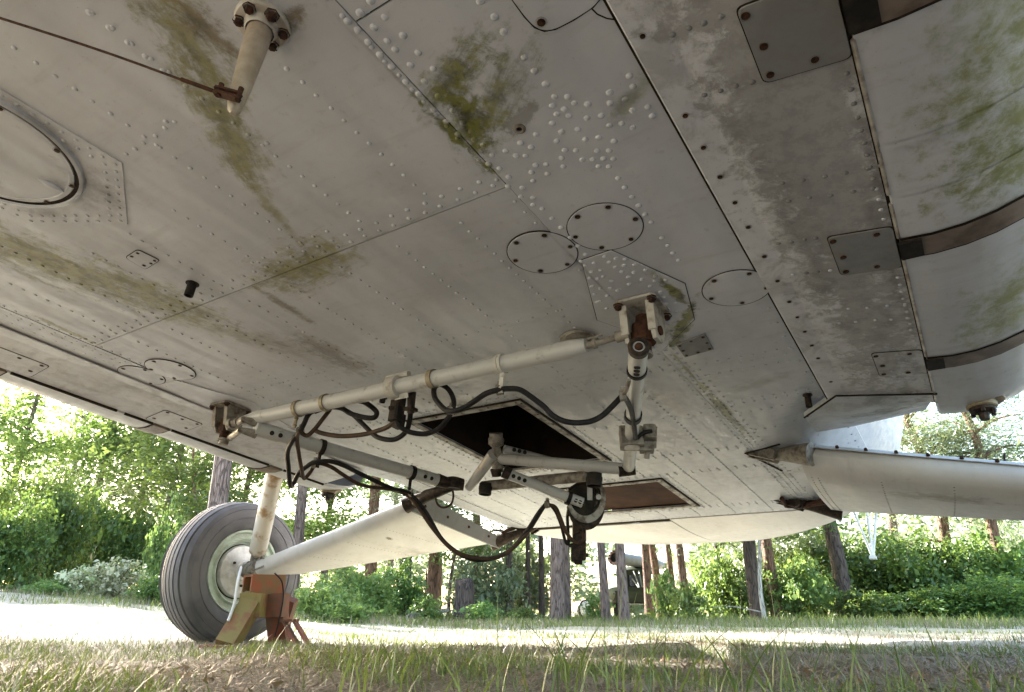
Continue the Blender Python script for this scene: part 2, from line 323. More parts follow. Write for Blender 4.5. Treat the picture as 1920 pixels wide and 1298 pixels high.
# ------------------------------------------------------------------ hull
MID = 1.59
def sst(lo, hi, x): t = min(1, max(0, (x - lo) / (hi - lo))); return t * t * (3 - 2 * t)
def corner(a, u):
    g = sst(3.9, 5.3, a); u0 = 0.97 - 0.78 * g; e = min(0.999, max(0, (u - u0) / (1.42 - u0))); return (0.55 + 0.6 * g) * (1 - math.sqrt(1 - e * e))
def Z(a, s):
    u = abs(s - MID); k = sst(2.25, 2.95, a); cor = corner(a, u)
    zb = 0.0 if a < 4.15 else 0.11 * (a - 4.15) ** 2
    return k * cor + zb
def rng_list(lo, hi, st, extra):
    n = max(1, round((hi - lo) / st)); L = [lo + (hi - lo) * i / n for i in range(n + 1)]
    L = [x for x in L if all(abs(x - e) > st * 0.3 for e in extra if lo < e < hi)] + [e for e in extra if lo < e < hi]
    return sorted(L)
def panel(name, a0, a1, s0, s1, holes=(), dz=0.0, m=None, st=0.12, gap=0.0018):
    a0 += gap; a1 -= gap; s0 += gap; s1 -= gap
    A = rng_list(a0, a1, st, [h[0] for h in holes] + [h[1] for h in holes]); B = rng_list(s0, s1, st * 0.8, [h[2] for h in holes] + [h[3] for h in holes])
    mb = MB(); idx = {}
    vs_ = []; fs = []
    for i, a in enumerate(A):
        for j, s in enumerate(B): idx[i, j] = len(vs_); vs_.append((a, s, Z(a, s) + dz))
    cells = set()
    for i in range(len(A) - 1):
        for j in range(len(B) - 1):
            ca, cs = (A[i] + A[i + 1]) / 2, (B[j] + B[j + 1]) / 2
            if any(h[0] < ca < h[1] and h[2] < cs < h[3] for h in holes): continue
            cells.add((i, j)); fs.append((idx[i, j], idx[i + 1, j], idx[i + 1, j + 1], idx[i, j + 1]))
    up = {}
    def top(k):
        if k not in up: up[k] = len(vs_); v = vs_[k]; vs_.append((v[0], v[1], v[2] + 0.005))
        return up[k]
    for (i, j) in cells:
        for (di, dj, e) in ((-1, 0, ((i, j), (i, j + 1))), (1, 0, ((i + 1, j), (i + 1, j + 1))), (0, -1, ((i, j), (i + 1, j))), (0, 1, ((i, j + 1), (i + 1, j + 1)))):
            if (i + di, j + dj) not in cells: p, q = idx[e[0]], idx[e[1]]; fs.append((p, q, top(q), top(p)))
    mb.add(vs_, fs); return mb.build(name, m or M_belly, heli, True, 30)
H1 = (2.0, 2.74, 1.36, 1.89); H2 = (3.15, 3.66, 1.25, 1.90)
SA = 0.93; AFT = 3.93
panel("belly_panel", -5.0, SA, 0.70, 2.50)
panel("belly_panel", SA, AFT, 0.70, 2.50, (H1, H2), dz=0.0015)
panel("belly_panel", -5.0, 0.452, 0.31, 0.70, dz=-0.0015)
panel("belly_panel", 0.452, AFT - 0.08, 0.31, 0.70, dz=-0.002, st=0.08)
panel("belly_panel", -5.0, AFT + 0.05, 2.50, 2.87, dz=-0.001, st=0.09)
panel("clamshell_door", AFT + 0.004, 5.4, 0.31, 1.50, dz=-0.002, m=M_gear, st=0.09, gap=0.004)
panel("clamshell_door", AFT + 0.055, 5.4, 1.50, 2.87, dz=-0.002, m=M_gear, st=0.09, gap=0.004)
def strip(pts, w, z, name="seam_backing"):
    mb = MB(); pts = [Vector(p) for p in pts]
    for p, q in zip(pts[:-1], pts[1:]):
        d = (q - p); nrm = Vector((-d.y, d.x, 0)).normalized() * w / 2; u = Vector((0, 0, 0.004))
        mb.add([p - nrm, q - nrm, q + nrm, p + nrm, p - nrm + u, q - nrm + u, q + nrm + u, p + nrm + u], [(0, 1, 2, 3), (7, 6, 5, 4), (0, 4, 5, 1), (2, 6, 7, 3)])
    return mb.build(name, M_gap, heli, False)
def zl(a0, a1, s0, s1, n=24, off=0.0062): return [(a0 + (a1 - a0) * i / n, s0 + (s1 - s0) * i / n, Z(a0 + (a1 - a0) * i / n, s0 + (s1 - s0) * i / n) + off) for i in range(n + 1)]
for l in (zl(-5, 4.2, 0.70, 0.70), zl(-5, 4.2, 2.5, 2.5), zl(SA, SA, 0.75, 2.45), zl(0.452, 0.452, 0.33, 0.67), zl(AFT, AFT, 0.75, 2.45), zl(AFT - 0.04, AFT - 0.04, 0.33, 0.68), zl(AFT + 0.05, AFT + 0.05, 2.53, 2.86), zl(4.1, 5.4, 1.5, 1.5)):
    strip(l, 0.03 if abs(l[0][0] - AFT) > 0.06 else 0.14, 0)
# outer shell, open at the bottom where the belly panels close it
def section(a, boom=0.0):
    k = sst(2.25, 2.95, a); pts = []
    for u in (1.268, 1.32, 1.37, 1.40, 1.415): pts.append((u, k * corner(a, u)))
    hg = 0.55 + 0.6 * sst(3.9, 5.3, a)
    for t in (0.0, 0.15, 0.35, 0.55, 0.75, 0.9, 1.0): ang = t * math.pi / 2; pts.append((1.42 * math.cos(ang), hg + (2.3 - hg) * math.sin(ang)))
    return pts
def loft(name, rings, m, close_ends=True):
    mb = MB(); n = len(rings[0]); fs = [(i * n + k, (i + 1) * n + k, (i + 1) * n + k + 1, i * n + k + 1) for i in range(len(rings) - 1) for k in range(n - 1)]
    if close_ends: fs += [tuple(range(n)), tuple((len(rings) - 1) * n + k for k in range(n - 1, -1, -1))]
    mb.add([v for r in rings for v in r], fs); return mb.build(name, m, heli, True, 35)
rings = []
for a in [-5.0, -3, -1, 0, 1, 2, 2.25, 2.4, 2.5, 2.6, 2.7, 2.8, 2.95, 3.2, 3.6, 4.0, 4.3, 4.7, 5.0, 5.3]:
    h = section(a); zb = Z(a, MID) + 0.007
    rr = [(a, MID + u, z + zb * (1 - min(1, z / 2.3))) for u, z in h]; rings.append(rr + [(a, MID - u, z) for a, u, z in [(a, p[1] - MID, p[2]) for p in rr][-2::-1]])
loft("fuselage_shell", rings, M_belly)
rings = []
for i in range(16):
    a = 5.25 + i * 0.28; f = sst(4.6, 8.6, a); zb = 0.11 * (a - 4.15) ** 2; ring = []
    for k in range(29):
        t = -math.pi / 2 + 2 * math.pi * k / 28; c, sn = math.cos(t), math.sin(t)
        hu, hz = 1.40 * math.copysign(abs(c) ** 0.95, c), 1.15 + 1.15 * sn
        bu, bz = 0.36 * c, 3.2 + 0.36 * sn; zz = hz * (1 - f) + bz * f
        ring.append((a, MID + hu * (1 - f) + bu * f, max(zz, zb + 0.007) if a < 6.5 else max(zz, 0.6)))
    rings.append(ring)
loft("rear_fuselage", rings, M_gear)
MB().tube([(9.3, MID, 3.2), (11, MID, 3.35), (14.5, MID, 3.6), (15.5, MID, 4.2)], [0.36, 0.33, 0.26, 0.16], 20).build("tail_boom", M_belly, heli)
MB().cyl((1.0, MID, 2.2), (1.0, MID, 3.2), 0.45, 0.28, 20).box((0.4, MID, 2.65), (3.2, 1.3, 0.8), bev=0.2).build("engine_cowling", M_belly, heli)
# tail skid under the boom
k_ = at_s(1637, 1046, MID); ts = MB()
for px, da in ((1606, -0.35), (1627, 0.0), (1642, 0.12)):
    q = at_a(px, 972, k_.x + da); ts.tube([k_, q + (q - k_) * 1.6], 0.027, 8)
ts.box(k_, (0.14, 0.12, 0.06)); ts.build("tail_skid", M_vehwhite, heli)

# ------------------------------------------------------------------ screws and rivets
sc = MB(); n = 10
sc.lathe((0, 0, 0), (0, 0, -1), [(0.0088, -0.0002), (0.0086, 0.0006)], 10, 1)
sc.lathe((0, 0, 0), (0, 0, -1), [(0.0064, 0.0004), (0.0062, 0.0016), (0.0045, 0.0022), (0.0001, 0.0023)], 10, 0)
ME_SCREW = sc.mesh("screw", [M_screw, M_halo])
bs = MB(); bs.lathe((0, 0, 0), (0, 0, -1), [(0.012, 0), (0.012, 0.004)], 6); bs.lathe((0, 0, 0), (0, 0, -1), [(0.0085, 0.004), (0.0085, 0.010), (0.006, 0.0125), (0.0001, 0.013)], 6)
ME_BOLT = bs.mesh("bolt", M_rust)
rv = MB(); rv.lathe((0, 0, 0), (0, 0, -1), [(0.0064, -0.0004), (0.0058, 0.0013), (0.0042, 0.0026), (0.0020, 0.0033), (0.0001, 0.0035)], 10)
ME_RIVET = rv.mesh("rivet", M_belly)
def screw(p, parent=heli, s=1.0, me=None, name="screw"):
    r = random.uniform(0, 3.1); m4 = Matrix.Translation(Vector(p)) @ Matrix.Rotation(r, 4, 'Z') @ Matrix.Scale(s * random.uniform(0.92, 1.08), 4)
    return link(name, me or ME_SCREW, parent, m4)
RIV = []
ME_RIVETF = ME_RIVET.copy(); ME_RIVETF.materials[0] = M_doubler
def riv(p, s=1.0, f=0):
    RIV.append((float(p[0]) + random.uniform(-0.001, 0.001), float(p[1]) + random.uniform(-0.001, 0.001), float(p[2]), s * random.uniform(0.97, 1.12), f))
def blocked(a, s):
    for h in (H1, H2):
        if h[0] - 0.035 < a < h[1] + 0.035 and h[2] - 0.035 < s < h[3] + 0.035: return True
    for (ca, cs, r) in COVERS:
        if (a - ca) ** 2 + (s - cs) ** 2 < (r + 0.012) ** 2: return True
    for (a0, a1, s0, s1) in KEEP:
        if a0 < a < a1 and s0 < s < s1: return True
    return False
COVERS = [(1.182, 0.762, 0.09), (1.161, 0.5755, 0.09), (1.56, 0.382, 0.088), (0.248, 1.672, 0.21), (1.18, 2.42, 0.09), (1.16, 2.585, 0.085), (1.72, 0.95, 0.06)]
KEEP = [(0.15, 0.60, 1.40, 1.92), (1.44, 1.62, 0.57, 0.73), (1.76, 1.91, 0.53, 0.66), (1.44, 1.62, 2.45, 2.60), (0.28, 0.43, 0.78, 0.91), (0.64, 0.74, 1.72, 1.84)]
def rrow(a0, s0, a1, s1, pitch, sz=1.0, z=0.0, j=0.0):
    L = math.hypot(a1 - a0, s1 - s0); n = max(1, round(L / pitch))
    for i in range(n + 1):
        t = i / n; a = a0 + (a1 - a0) * t; s = s0 + (s1 - s0) * t
        if not blocked(a, s): riv((a + random.uniform(-j, j), s + random.uniform(-j, j), Z(a, s) + z), sz)
for s in (0.885, 1.095, 1.305, 1.485, 1.69, 1.88, 2.09, 2.30): rrow(-0.2, s, 0.86, s, 0.0365, 0.82)
rrow(0.2, 1.10, 0.34, 1.10, 0.036, 1.0)
for s in (0.875, 1.08, 1.29, 1.50, 1.69, 1.90, 2.10, 2.31): rrow(0.985, s, 3.88, s, 0.036, 0.78)
rrow(0.885, 0.75, 0.885, 2.47, 0.052, 0.95, 0, 0.002); rrow(0.912, 0.73, 0.912, 2.47, 0.050, 0.95, 0, 0.001)
rrow(0.85, 1.2, 0.85, 1.5, 0.05, 0.8)
rrow(0.0, 0.715, 0.9, 0.71, 0.0355, 0.82); rrow(0.98, 0.715, 3.88, 0.715, 0.045, 0.7)
for a0, a1, s_, pz in ((1.75, 3.8, 0.685, 0.036), (1.75, 3.8, 0.66, 0.036), (1.95, 3.8, 0.635, 0.05), (1.7, 3.7, 0.335, 0.09)): rrow(a0, s_, a1, s_, pz, 0.85, -0.002)
for s_ in (2.485, 2.525, 2.55, 2.60, 2.665): rrow(0.3, s_, 3.85, s_, 0.036 if s_ != 2.665 else 0.06, 0.8, 0, 0.003)
for a_ in (1.93, 1.955, 2.79, 2.815, 3.06, 3.085, 3.70, 3.73, 3.90): rrow(a_, 0.75, a_, 2.47, 0.042, 0.75)
for a_ in (1.455, 2.37): rrow(a_, 0.76, a_, 2.47, 0.05, 0.6)
for a_ in (2.05, 2.30, 2.33, 2.42, 2.62, 2.9, 3.2, 3.5, 3.75): rrow(a_, 0.36, a_, 0.66, 0.04, 0.75, -0.002)
for a_, s0, s1 in ((1.96, 0.34, 0.6), (2.0, 0.36, 0.5)): rrow(a_, s0, a_, s1, 0.035, 0.7, -0.002)
for h in (H1, H2):
    for o in (0.045, 0.075):
        for q in ((h[0] - o, h[2] - o, h[1] + o, h[2] - o), (h[0] - o, h[3] + o, h[1] + o, h[3] + o), (h[0] - o, h[2] - o, h[0] - o, h[3] + o), (h[1] + o, h[2] - o, h[1] + o, h[3] + o)): rrow(*q, 0.04, 0.7)
z2 = [(1200,545),(1272,543),(1187,595),(1258,612),(1310,583),(1387,586),(1212,640),(1278,652),(1382,662),(1190,693),(1330,728),(1234,742),(1211,792),(1098,757),(1010,804),(1070,829),(924,850),(983,874),(1038,875),(847,873),(893,948),(945,996),(1093,928),(1151,928),(1070,971),(1162,977),(1080,1018),(1022,1055),(1238,888),(1248,936),(1258,846),(1322,845),(1374,783),(1451,775),(1534,797),(1441,848),(1508,849),(1353,898),(1414,899),(1477,893),(1531,893),(1449,934),(1504,937),(1464,650),(1511,706),(1580,694),(1638,718),(1601,558),(1640,620),(1722,600),(1751,650),(1645,487),(1620,430),(1511,520),(1513,579),(1557,1003),(1596,1055),(1635,1107),(1672,1157),(1707,1206),(1743,1251),(548,541),(628,622),(683,689),(733,741),(749,788),(797,817),(783,851),(826,923),(858,96),(915,177),(1029,322),(1088,398),(1145,472),(470,457),(519,387),(437,297),(347,200),(247,95),(389,366),(304,277),(262,229),(186,154),(104,72),(36,120),(940,1048),(1012,1106),(1078,1113),(1082,1153),(1133,1174),(1186,1227),(1236,1280),(783,5),(168,5),(90,168),(150,240),(218,309),(284,379),(362,460),(437,532),(519,617),(585,686),(656,752)]
for x, y in z2: riv(on(640 + x / 3, y / 3, -0.0015), 1.12 if y > 90 else 1.2)
z5 = [(1288,38),(1332,84),(1376,133),(1350,172),(1372,194),(1405,230),(1397,267),(1411,312),(1425,357),(1437,400),(1421,182),(1459,221),(1441,271),(1472,257),(1457,324),(1454,397),(1482,143),(1507,178),(1544,156),(1595,160),(1545,205),(1594,196),(1579,229),(1519,284),(1512,323),(1497,365),(1492,438),(1558,335),(1648,191),(1646,235),(1617,260),(1619,301),(1711,222),(1692,274),(1766,253),(1764,283),(1740,311),(1824,278),(1836,328),(1866,350),(1794,346),(1880,408),(1821,408),(1809,372),(1845,440),(1886,455),(1835,530),(1896,540),(1900,500),(1856,563),(1805,590),(1767,603),(1850,650),(1806,41),(1836,85),(1868,125),(1898,166)]
for x, y in z5: riv(on(640 + x / 3, 433 + y / 3, -0.0046), 1.0)
for pts in ([(1292,53),(1320,43),(1352,31),(1262,65)], [(1321,178),(1351,171),(1379,162),(1411,153)], [(1468,344),(1505,338),(1546,331),(1586,324),(1628,316),(1652,310)], [(1480,377),(1517,371),(1557,367),(1600,360),(1636,353)], [(1459,457),(1484,454),(1509,450),(1530,447)], [(1487,515),(1512,512),(1533,510),(1557,507)], [(1561,580),(1591,579),(1627,577),(1664,573),(1697,570)], [(1574,606),(1605,603),(1642,600),(1671,599),(1702,596)], [(1565,668),(1583,667),(1602,665),(1619,663)], [(1578,705),(1597,703),(1613,702),(1632,701)]):
    for x, y in pts: riv(onf(x, y, -0.0105), 0.85, 1)
for i in range(60):
    a = 0.93 + i * 0.0365
    if 0.05 < a < 2.42 and not (1.46 < a < 1.62 or 2.1 < a < 2.27): riv((a, 0.013, fairz(0.013) - 0.0105), 0.78, 1)
# octagon plate rivets and its surroundings (port-side mirror not seen)
OCT = [on(-60, 128, 0), on(0, 165, 0), on(230, 305, 0), on(240, 420, 0), on(60, 420, 0), on(-30, 380, 0), on(-160, 300, 0)]
for p, q in zip(OCT, OCT[1:] + OCT[:1]):
    c = sum(OCT, Vector()) / len(OCT)
    for o in (0.018, 0.045):
        pp = p + (c - p).normalized() * o; qq = q + (c - q).normalized() * o; L = (qq - pp).length; n = max(1, round(L / 0.03))
        for i in range(n):
            v = pp.lerp(qq, i / n)
            if (v.x - 0.248) ** 2 + (v.y - 1.672) ** 2 > 0.212 ** 2: riv((v.x, v.y, -0.003), 0.75)
for x, y in ((312,228),(328,228),(310,240),(292,255),(269,268),(294,272),(253,279),(237,289),(500,268)): riv(on(x, y), 0.85)
def pdist(r): return (r[0] ** 2 + r[1] ** 2 + 1) ** 0.5 / r[3]
def inview(r):
    w = M3.T @ np.array([r[0], r[1], r[2] + 1]); c, s = math.cos(PITCH), math.sin(PITCH); d = c * w[1] + s * w[2]
    if d < 0.1: return False
    return abs(w[0] / d) < 0.78 and abs((c * w[2] - s * w[1]) / d) < 0.54
RIV = [r for r in RIV if inview(r) or random.random() < 0.4]
RIV.sort(key=lambda r: (not inview(r), pdist(r)))
for r in RIV[:298]: link("rivet", ME_RIVETF if r[4] else ME_RIVET, heli, Matrix.Translation(r[:3]) @ Matrix.Scale(r[3], 4))
rest = MB(); pv = [Vector(v.co) for v in ME_RIVET.vertices]; pf = [tuple(p.vertices) for p in ME_RIVET.polygons]
for r in RIV[298:]: rest.add([v * r[3] + Vector(r[:3]) for v in pv], pf)
tag(rest.build("rivet", M_belly, heli), kind='stuff')

# ------------------------------------------------------------------ belly fittings
for i, (ca, cs, r) in enumerate(COVERS[:6]):
    if i == 3: continue
    z = -0.0035 if i != 2 else -0.0045
    o = MB().slab(circle((ca, cs), r, 44, z), 0.0052, bev=0.0012).build("access_cover", M_belly, heli)
    MB().slab(circle((ca, cs), r + 0.0022, 44, z + 0.0008), 0.003).build("cover_gasket", M_gap, o)
    o.children[0].matrix_parent_inverse = Matrix()
    for k in range(6 if i < 2 else 5):
        t = 2 * math.pi * k / (6 if i < 2 else 5) + 0.6 + i; screw((ca + (r - 0.012) * math.cos(t), cs + (r - 0.012) * math.sin(t), z), o, 1.0)
# round hatch in its octagonal doubler
o = MB().slab([Vector((p.x, p.y, -0.0028)) for p in OCT], 0.003, bev=0.001).build("doubler_plate", M_belly, heli)
hc = (0.248, 1.672); hb = MB()
hb.lathe((hc[0], hc[1], 0), (0, 0, -1), [(0.209, 0.002), (0.207, 0.010), (0.203, 0.012), (0.199, 0.012), (0.197, 0.004)], 56)
oh = hb.build("round_hatch", M_belly, heli)
MB().lathe((hc[0], hc[1], 0), (0, 0, -1), [(0.198, 0.003), (0.198, 0.0068), (0.189, 0.0068), (0.189, 0.003)], 56).build("hatch_seal", M_gap, oh)
MB().lathe((hc[0], hc[1], 0), (0, 0, -1), [(0.188, 0.003), (0.187, 0.0074), (0.177, 0.0080), (0.1755, 0.0062), (0.06, 0.0066), (0.0001, 0.0067)], 56).build("hatch_lid", M_belly, oh)
for k in range(9):
    t = 0.35 + k * 0.7; screw((hc[0] + 0.184 * math.cos(t), hc[1] + 0.184 * math.sin(t), -0.0092), oh, 0.95)
MB().tube(spline([on(72, 335, -0.007), on(90, 344, -0.009), on(108, 353, -0.009), on(120, 360, -0.007)], 4), [0.001, .003, .0045, .006, .007, .0075, .0075, .007, .006, .005, .004, .0025, .001], 10).build("hatch_latch", M_belly, oh)
# hexagonal bracket plate and little plates
hx = [on(*p, -0.0045) for p in ((1090, 489), (1146, 470), (1284, 533), (1302, 600), (1240, 660), (1165, 617), (1120, 601))]
MB().slab(hx, 0.003, bev=0.001).build("doubler_plate", M_belly, heli)
MB().slab([p + (p - sum(hx, Vector()) / 7).normalized() * 0.0025 + Vector((0, 0, 0.0016)) for p in hx], 0.0018).build("seam_backing", M_gap, heli)
hs = [Vector((2 * 0 + p.x, 2 * MID - p.y, -0.003)) for p in hx]
MB().slab(hs, 0.003, bev=0.001).build("doubler_plate", M_belly, heli)
pl = [on(*p, -0.007) for p in ((1267, 648), (1322, 627), (1338, 656), (1284, 671))]
o = tag(MB().slab(pl, 0.006, bev=0.0015).build("small_plate", M_doubler, heli), "dark grey screwed plate beside the mossy bracket doubler")
for t in ((0.1, 0.12), (0.5, 0.1), (0.9, 0.12), (0.92, 0.5), (0.9, 0.88), (0.5, 0.9), (0.1, 0.88), (0.1, 0.5)):
    a = pl[0].lerp(pl[1], t[0]); b = pl[3].lerp(pl[2], t[0]); screw(a.lerp(b, t[1]), o, 0.75)
sp = roundpoly([on(*p, -0.003) for p in ((235, 484), (258, 469), (299, 489), (272, 506))], 0.012)
o = MB().slab(sp, 0.003, bev=0.001).build("small_plate", M_belly, heli)
MB().slab([p + (p - sum(sp, Vector()) / len(sp)).normalized() * 0.002 + Vector((0, 0, 0.001)) for p in sp], 0.0015).build("plate_edge", M_gap, o)
for x, y in ((247, 481), (258, 475), (270, 498), (283, 494), (290, 489)): screw(on(x, y, -0.003), o, 0.7)
# drain stubs, vent hole
def stub(px, py, r, L, m=M_black):
    p = on(px, py, 0); mb = MB(); mb.lathe(p, (0, 0, -1), [(r * 1.5, -0.001), (r * 1.5, 0.002), (r, 0.002), (r, L), (r * 0.75, L), (r * 0.75, L - 0.012), (0.0005, L - 0.012)], 16)
    return mb.build("drain_stub", m, heli)
stub(361, 532, 0.013, 0.042); stub(1514, 741, 0.011, 0.045, M_darksteel); stub(718, 746, 0.012, 0.02, M_darksteel)
p = on(974, 241, -0.0015)
o = MB().lathe(p, (0, 0, -1), [(0.013, -0.001), (0.013, 0.0025), (0.0085, 0.004), (0.006, 0.003), (0.006, -0.002)], 18).build("vent_hole", M_dirtytube, heli)
MB().lathe(p, (0, 0, -1), [(0.0062, 0.0006), (0.0001, 0.0006)], 14).build("vent_bore", M_black, o)
# lower plate cut by the frame's top edge
tp = [on(*q, -0.004) for q in ((925, -45), (962, 2), (985, 33), (1003, 52), (1021, 59), (1042, 55), (1075, 38), (1110, 16), (1150, -30), (1060, -90))]
o = MB().slab(roundpoly(tp, 0.01), 0.004, bev=0.001).build("access_plate", M_belly, heli)
MB().slab([q + (q - sum(tp, Vector()) / 10).normalized() * 0.0028 + Vector((0, 0, 0.0015)) for q in tp], 0.002).build("plate_edge", M_gap, o)
screw(on(1015, 42, -0.004), o, 1.1)
strip([on(x, y, -0.0022) for x, y in ((1110, 17), (1120, 27), (1138, 35), (1160, 38))], 0.0028, 0, "panel_seam")
# hatch frames, interior and board
def hatch(h, deep):
    w = 0.024; z = -0.006; fr = MB()
    for (a0, a1, s0, s1) in ((h[0] - w, h[0] + 0.006, h[2] - w, h[3] + w), (h[1] - 0.006, h[1] + w, h[2] - w, h[3] + w), (h[0] + 0.0065, h[1] - 0.0065, h[2] - w, h[2] + 0.006), (h[0] + 0.0065, h[1] - 0.0065, h[3] - 0.006, h[3] + w)):
        fr.slab([(a0, s0, z), (a1, s0, z), (a1, s1, z), (a0, s1, z)], 0.006, bev=0.002)
    o = fr.build("hatch_frame", M_dirtyframe, heli)
    for (a0, s0, a1, s1) in ((h[0] - 0.016, h[2], h[0] - 0.016, h[3]), (h[1] + 0.016, h[2], h[1] + 0.016, h[3]), (h[0], h[2] - 0.016, h[1], h[2] - 0.016), (h[0], h[3] + 0.016, h[1], h[3] + 0.016)):
        L = math.hypot(a1 - a0, s1 - s0); n = round(L / 0.12)
        for i in range(n + 1): screw((a0 + (a1 - a0) * i / n, s0 + (s1 - s0) * i / n, z), o, 0.7)
    gb = MB()
    for (a0, a1, s0, s1) in ((h[0] - w - 0.008, h[0] - w + 0.004, h[2] - w - 0.008, h[3] + w + 0.008), (h[1] + w - 0.004, h[1] + w + 0.008, h[2] - w - 0.008, h[3] + w + 0.008), (h[0] - w + 0.0045, h[1] + w - 0.0045, h[2] - w - 0.008, h[2] - w + 0.004), (h[0] - w + 0.0045, h[1] + w - 0.0045, h[3] + w - 0.004, h[3] + w + 0.008)):
        gb.slab([(a0, s0, -0.0035), (a1, s0, -0.0035), (a1, s1, -0.0035), (a0, s1, -0.0035)], 0.006)
    gb.build("hatch_seal", M_gap, o)
    if deep:
        e = 0.004; b = MB(); a0, a1, s0, s1 = h[0] - e, h[1] + e, h[2] - e, h[3] + e; zt = 0.42
        b.add([(a0, s0, 0.004), (a1, s0, 0.004), (a1, s1, 0.004), (a0, s1, 0.004), (a0, s0, zt), (a1, s0, zt), (a1, s1, zt), (a0, s1, zt)], [(0, 1, 5, 4), (1, 2, 6, 5), (2, 3, 7, 6), (3, 0, 4, 7), (4, 5, 6, 7)]); b.build("hatch_well", M_well, heli, False)
        for k in range(3): a_ = h[0] + 0.15 + k * 0.22; MB().box((a_, (h[2] + h[3]) / 2, 0.39), (0.02, h[3] - h[2] - 0.01, 0.05)).build("well_rib", M_darksteel, heli)
        MB().tube([(h[0] + 0.02, h[2] + 0.12, 0.33), (h[1] - 0.02, h[2] + 0.16, 0.33)], 0.014, 8).build("well_pipe", M_dirtytube, heli); MB().tube([(h[0] + 0.02, h[3] - 0.1, 0.3), (h[1] - 0.02, h[3] - 0.14, 0.3)], 0.02, 8).build("well_pipe", M_darksteel, heli)
    else:
        MB().slab([(h[0] - 0.01, h[2] - 0.01, 0.012), (h[1] + 0.01, h[2] - 0.01, 0.012), (h[1] + 0.01, h[3] + 0.01, 0.012), (h[0] - 0.01, h[3] + 0.01, 0.012)], 0.01).build("hatch_board", M_board, heli, False)
hatch(H1, True); hatch(H2, False)
# antenna mast with its wire
ca, cs = 0.371, 0.845; mb = MB()
mb.lathe((ca, cs, 0), (0, 0, -1), [(0.047, 0), (0.047, 0.006), (0.044, 0.009), (0.030, 0.010), (0.026, 0.022), (0.024, 0.024)], 30)
mast = tag(mb.build("antenna_mast", M_white, heli), "white flanged mast wrapped in yellowed plastic with a rusty wire")
mb = MB(); rs = [0.0215, 0.021, 0.0205, 0.0185, 0.0165, 0.0145, 0.013, 0.010, 0.004]
tipd = Vector((0.004, 0.0, -0.193)); b0 = Vector((ca, cs, -0.02))
mb.tube([b0 + tipd * t for t in (0, 0.08, 0.25, 0.45, 0.65, 0.8, 0.9, 0.97, 1.0)], rs, 18); mb.build("mast_sleeve", M_wrap, mast)
for k in range(6): t = k * math.pi / 3 + 0.35; screw((ca + 0.037 * math.cos(t), cs + 0.037 * math.sin(t), -0.0092), mast, 1.0, ME_BOLT, "bolt")
tip = b0 + tipd * 0.93; tt = depth(tip)
far = at_t(-90, 6, tt - 0.06); near_ = at_t(400, 172, tt - 0.004)
w = MB(); w.tube(spline([at_t(448, 184, tt - 0.02), near_, at_t(330, 146, tt - 0.012), at_t(200, 99, tt - 0.025), at_t(60, 53, tt - 0.04), far], 10), 0.0021, 8); w.build("antenna_wire", M_rope, heli)
mb = MB(); d = (at_t(395, 171, tt - 0.012) - at_t(452, 186, tt - 0.026)); c_ = at_t(425, 180, tt - 0.02)
mb.box(c_ + Vector((0, 0, 0.0)), (0.05, 0.014, 0.004), d, Vector((0, 0, 1)).cross(d), None, bev=0.003)
mb.box(c_ + Vector((0, 0, 0.009)), (0.05, 0.014, 0.004), d, Vector((0, 0, 1)).cross(d), None, bev=0.003)
for q in (at_t(410, 173, tt - 0.016), at_t(447, 181, tt - 0.024)): mb.cyl(q + Vector((0, 0, -0.008)), q + Vector((0, 0, 0.018)), 0.0045, None, 8)
mb.tube([at_t(398, 170, tt - 0.01), at_t(340, 149, tt - 0.011)], 0.0034, 8)
mb.build("wire_shackle", M_rust, mast)

# ------------------------------------------------------------------ side fairings between belly and tanks
def fairing(port=True):
    sg = (lambda s: s) if port else (lambda s: 2.955 - s)       # starboard one lies from s 2.66 to 2.955
    prof = [(0.312, -0.0068), (0.309, -0.0098), (0.25, -0.0105), (0.245, -0.0108)] + [(0.24 - 0.024 * i, fairz(0.24 - 0.024 * i) - 0.0105) for i in range(11)]
    A = [-3.0, -1.5] + [-0.5 + 0.1 * i for i in range(30)] + [2.47]; mb = MB(); n = len(prof)
    vs_ = [(a, sg(s), z) for a in A for s, z in prof]; fs = [(i * n + k, (i + 1) * n + k, (i + 1) * n + k + 1, i * n + k + 1) for i in range(len(A) - 1) for k in range(n - 1)]
    mb.add(vs_, fs); mb.build("side_fairing", M_fair, heli)
    if port: strip([(a, sg(0.3135), -0.0042) for a in A], 0.0075, 0)
    return sg
SGP = fairing(True); SGS = fairing(False)
for x, y in ((1205, 68), (1285,217),(1319,277),(1350,332),(1378,380),(1403,426),(1433,481),(1458,527),(1480,566),(1495,595),(1509,622),(1522,648),(1534,672),(1558,716)): screw(on(x, y, -0.0108), heli, 0.82)
def cover_plate(a0, a1, s0, s1, sg, screws, zo=0.003, m=M_fair, lab=None):
    P_ = [Vector((a, sg(s), fairz(s) - 0.0105 - zo)) for a, s in ((a0, s0), (a1, s0), (a1, s1), (a0, s1))]
    rp = roundpoly(P_, 0.014); c = sum(P_, Vector()) / 4
    o = MB().slab(rp, zo + 0.001, bev=0.001).build("cover_plate", m, heli)
    if lab: o['label'] = lab
    MB().slab([p + (p - c).normalized() * 0.003 + Vector((0, 0, zo * 0.55)) for p in rp], zo * 0.5).build("plate_edge", M_gap, o)
    for (ta, ts_) in screws: p = P_[0].lerp(P_[1], ta).lerp(P_[3].lerp(P_[2], ta), ts_); screw(p, o, 1.1)
S4 = ((0.1, 0.07), (0.52, 0.14), (0.9, 0.1), (0.88, 0.62), (0.1, 0.75))
cover_plate(0.73, 0.895, 0.137, 0.0, SGP, S4, 0.004, M_doubler, "larger dark grey cover plate nearest the top of the picture")
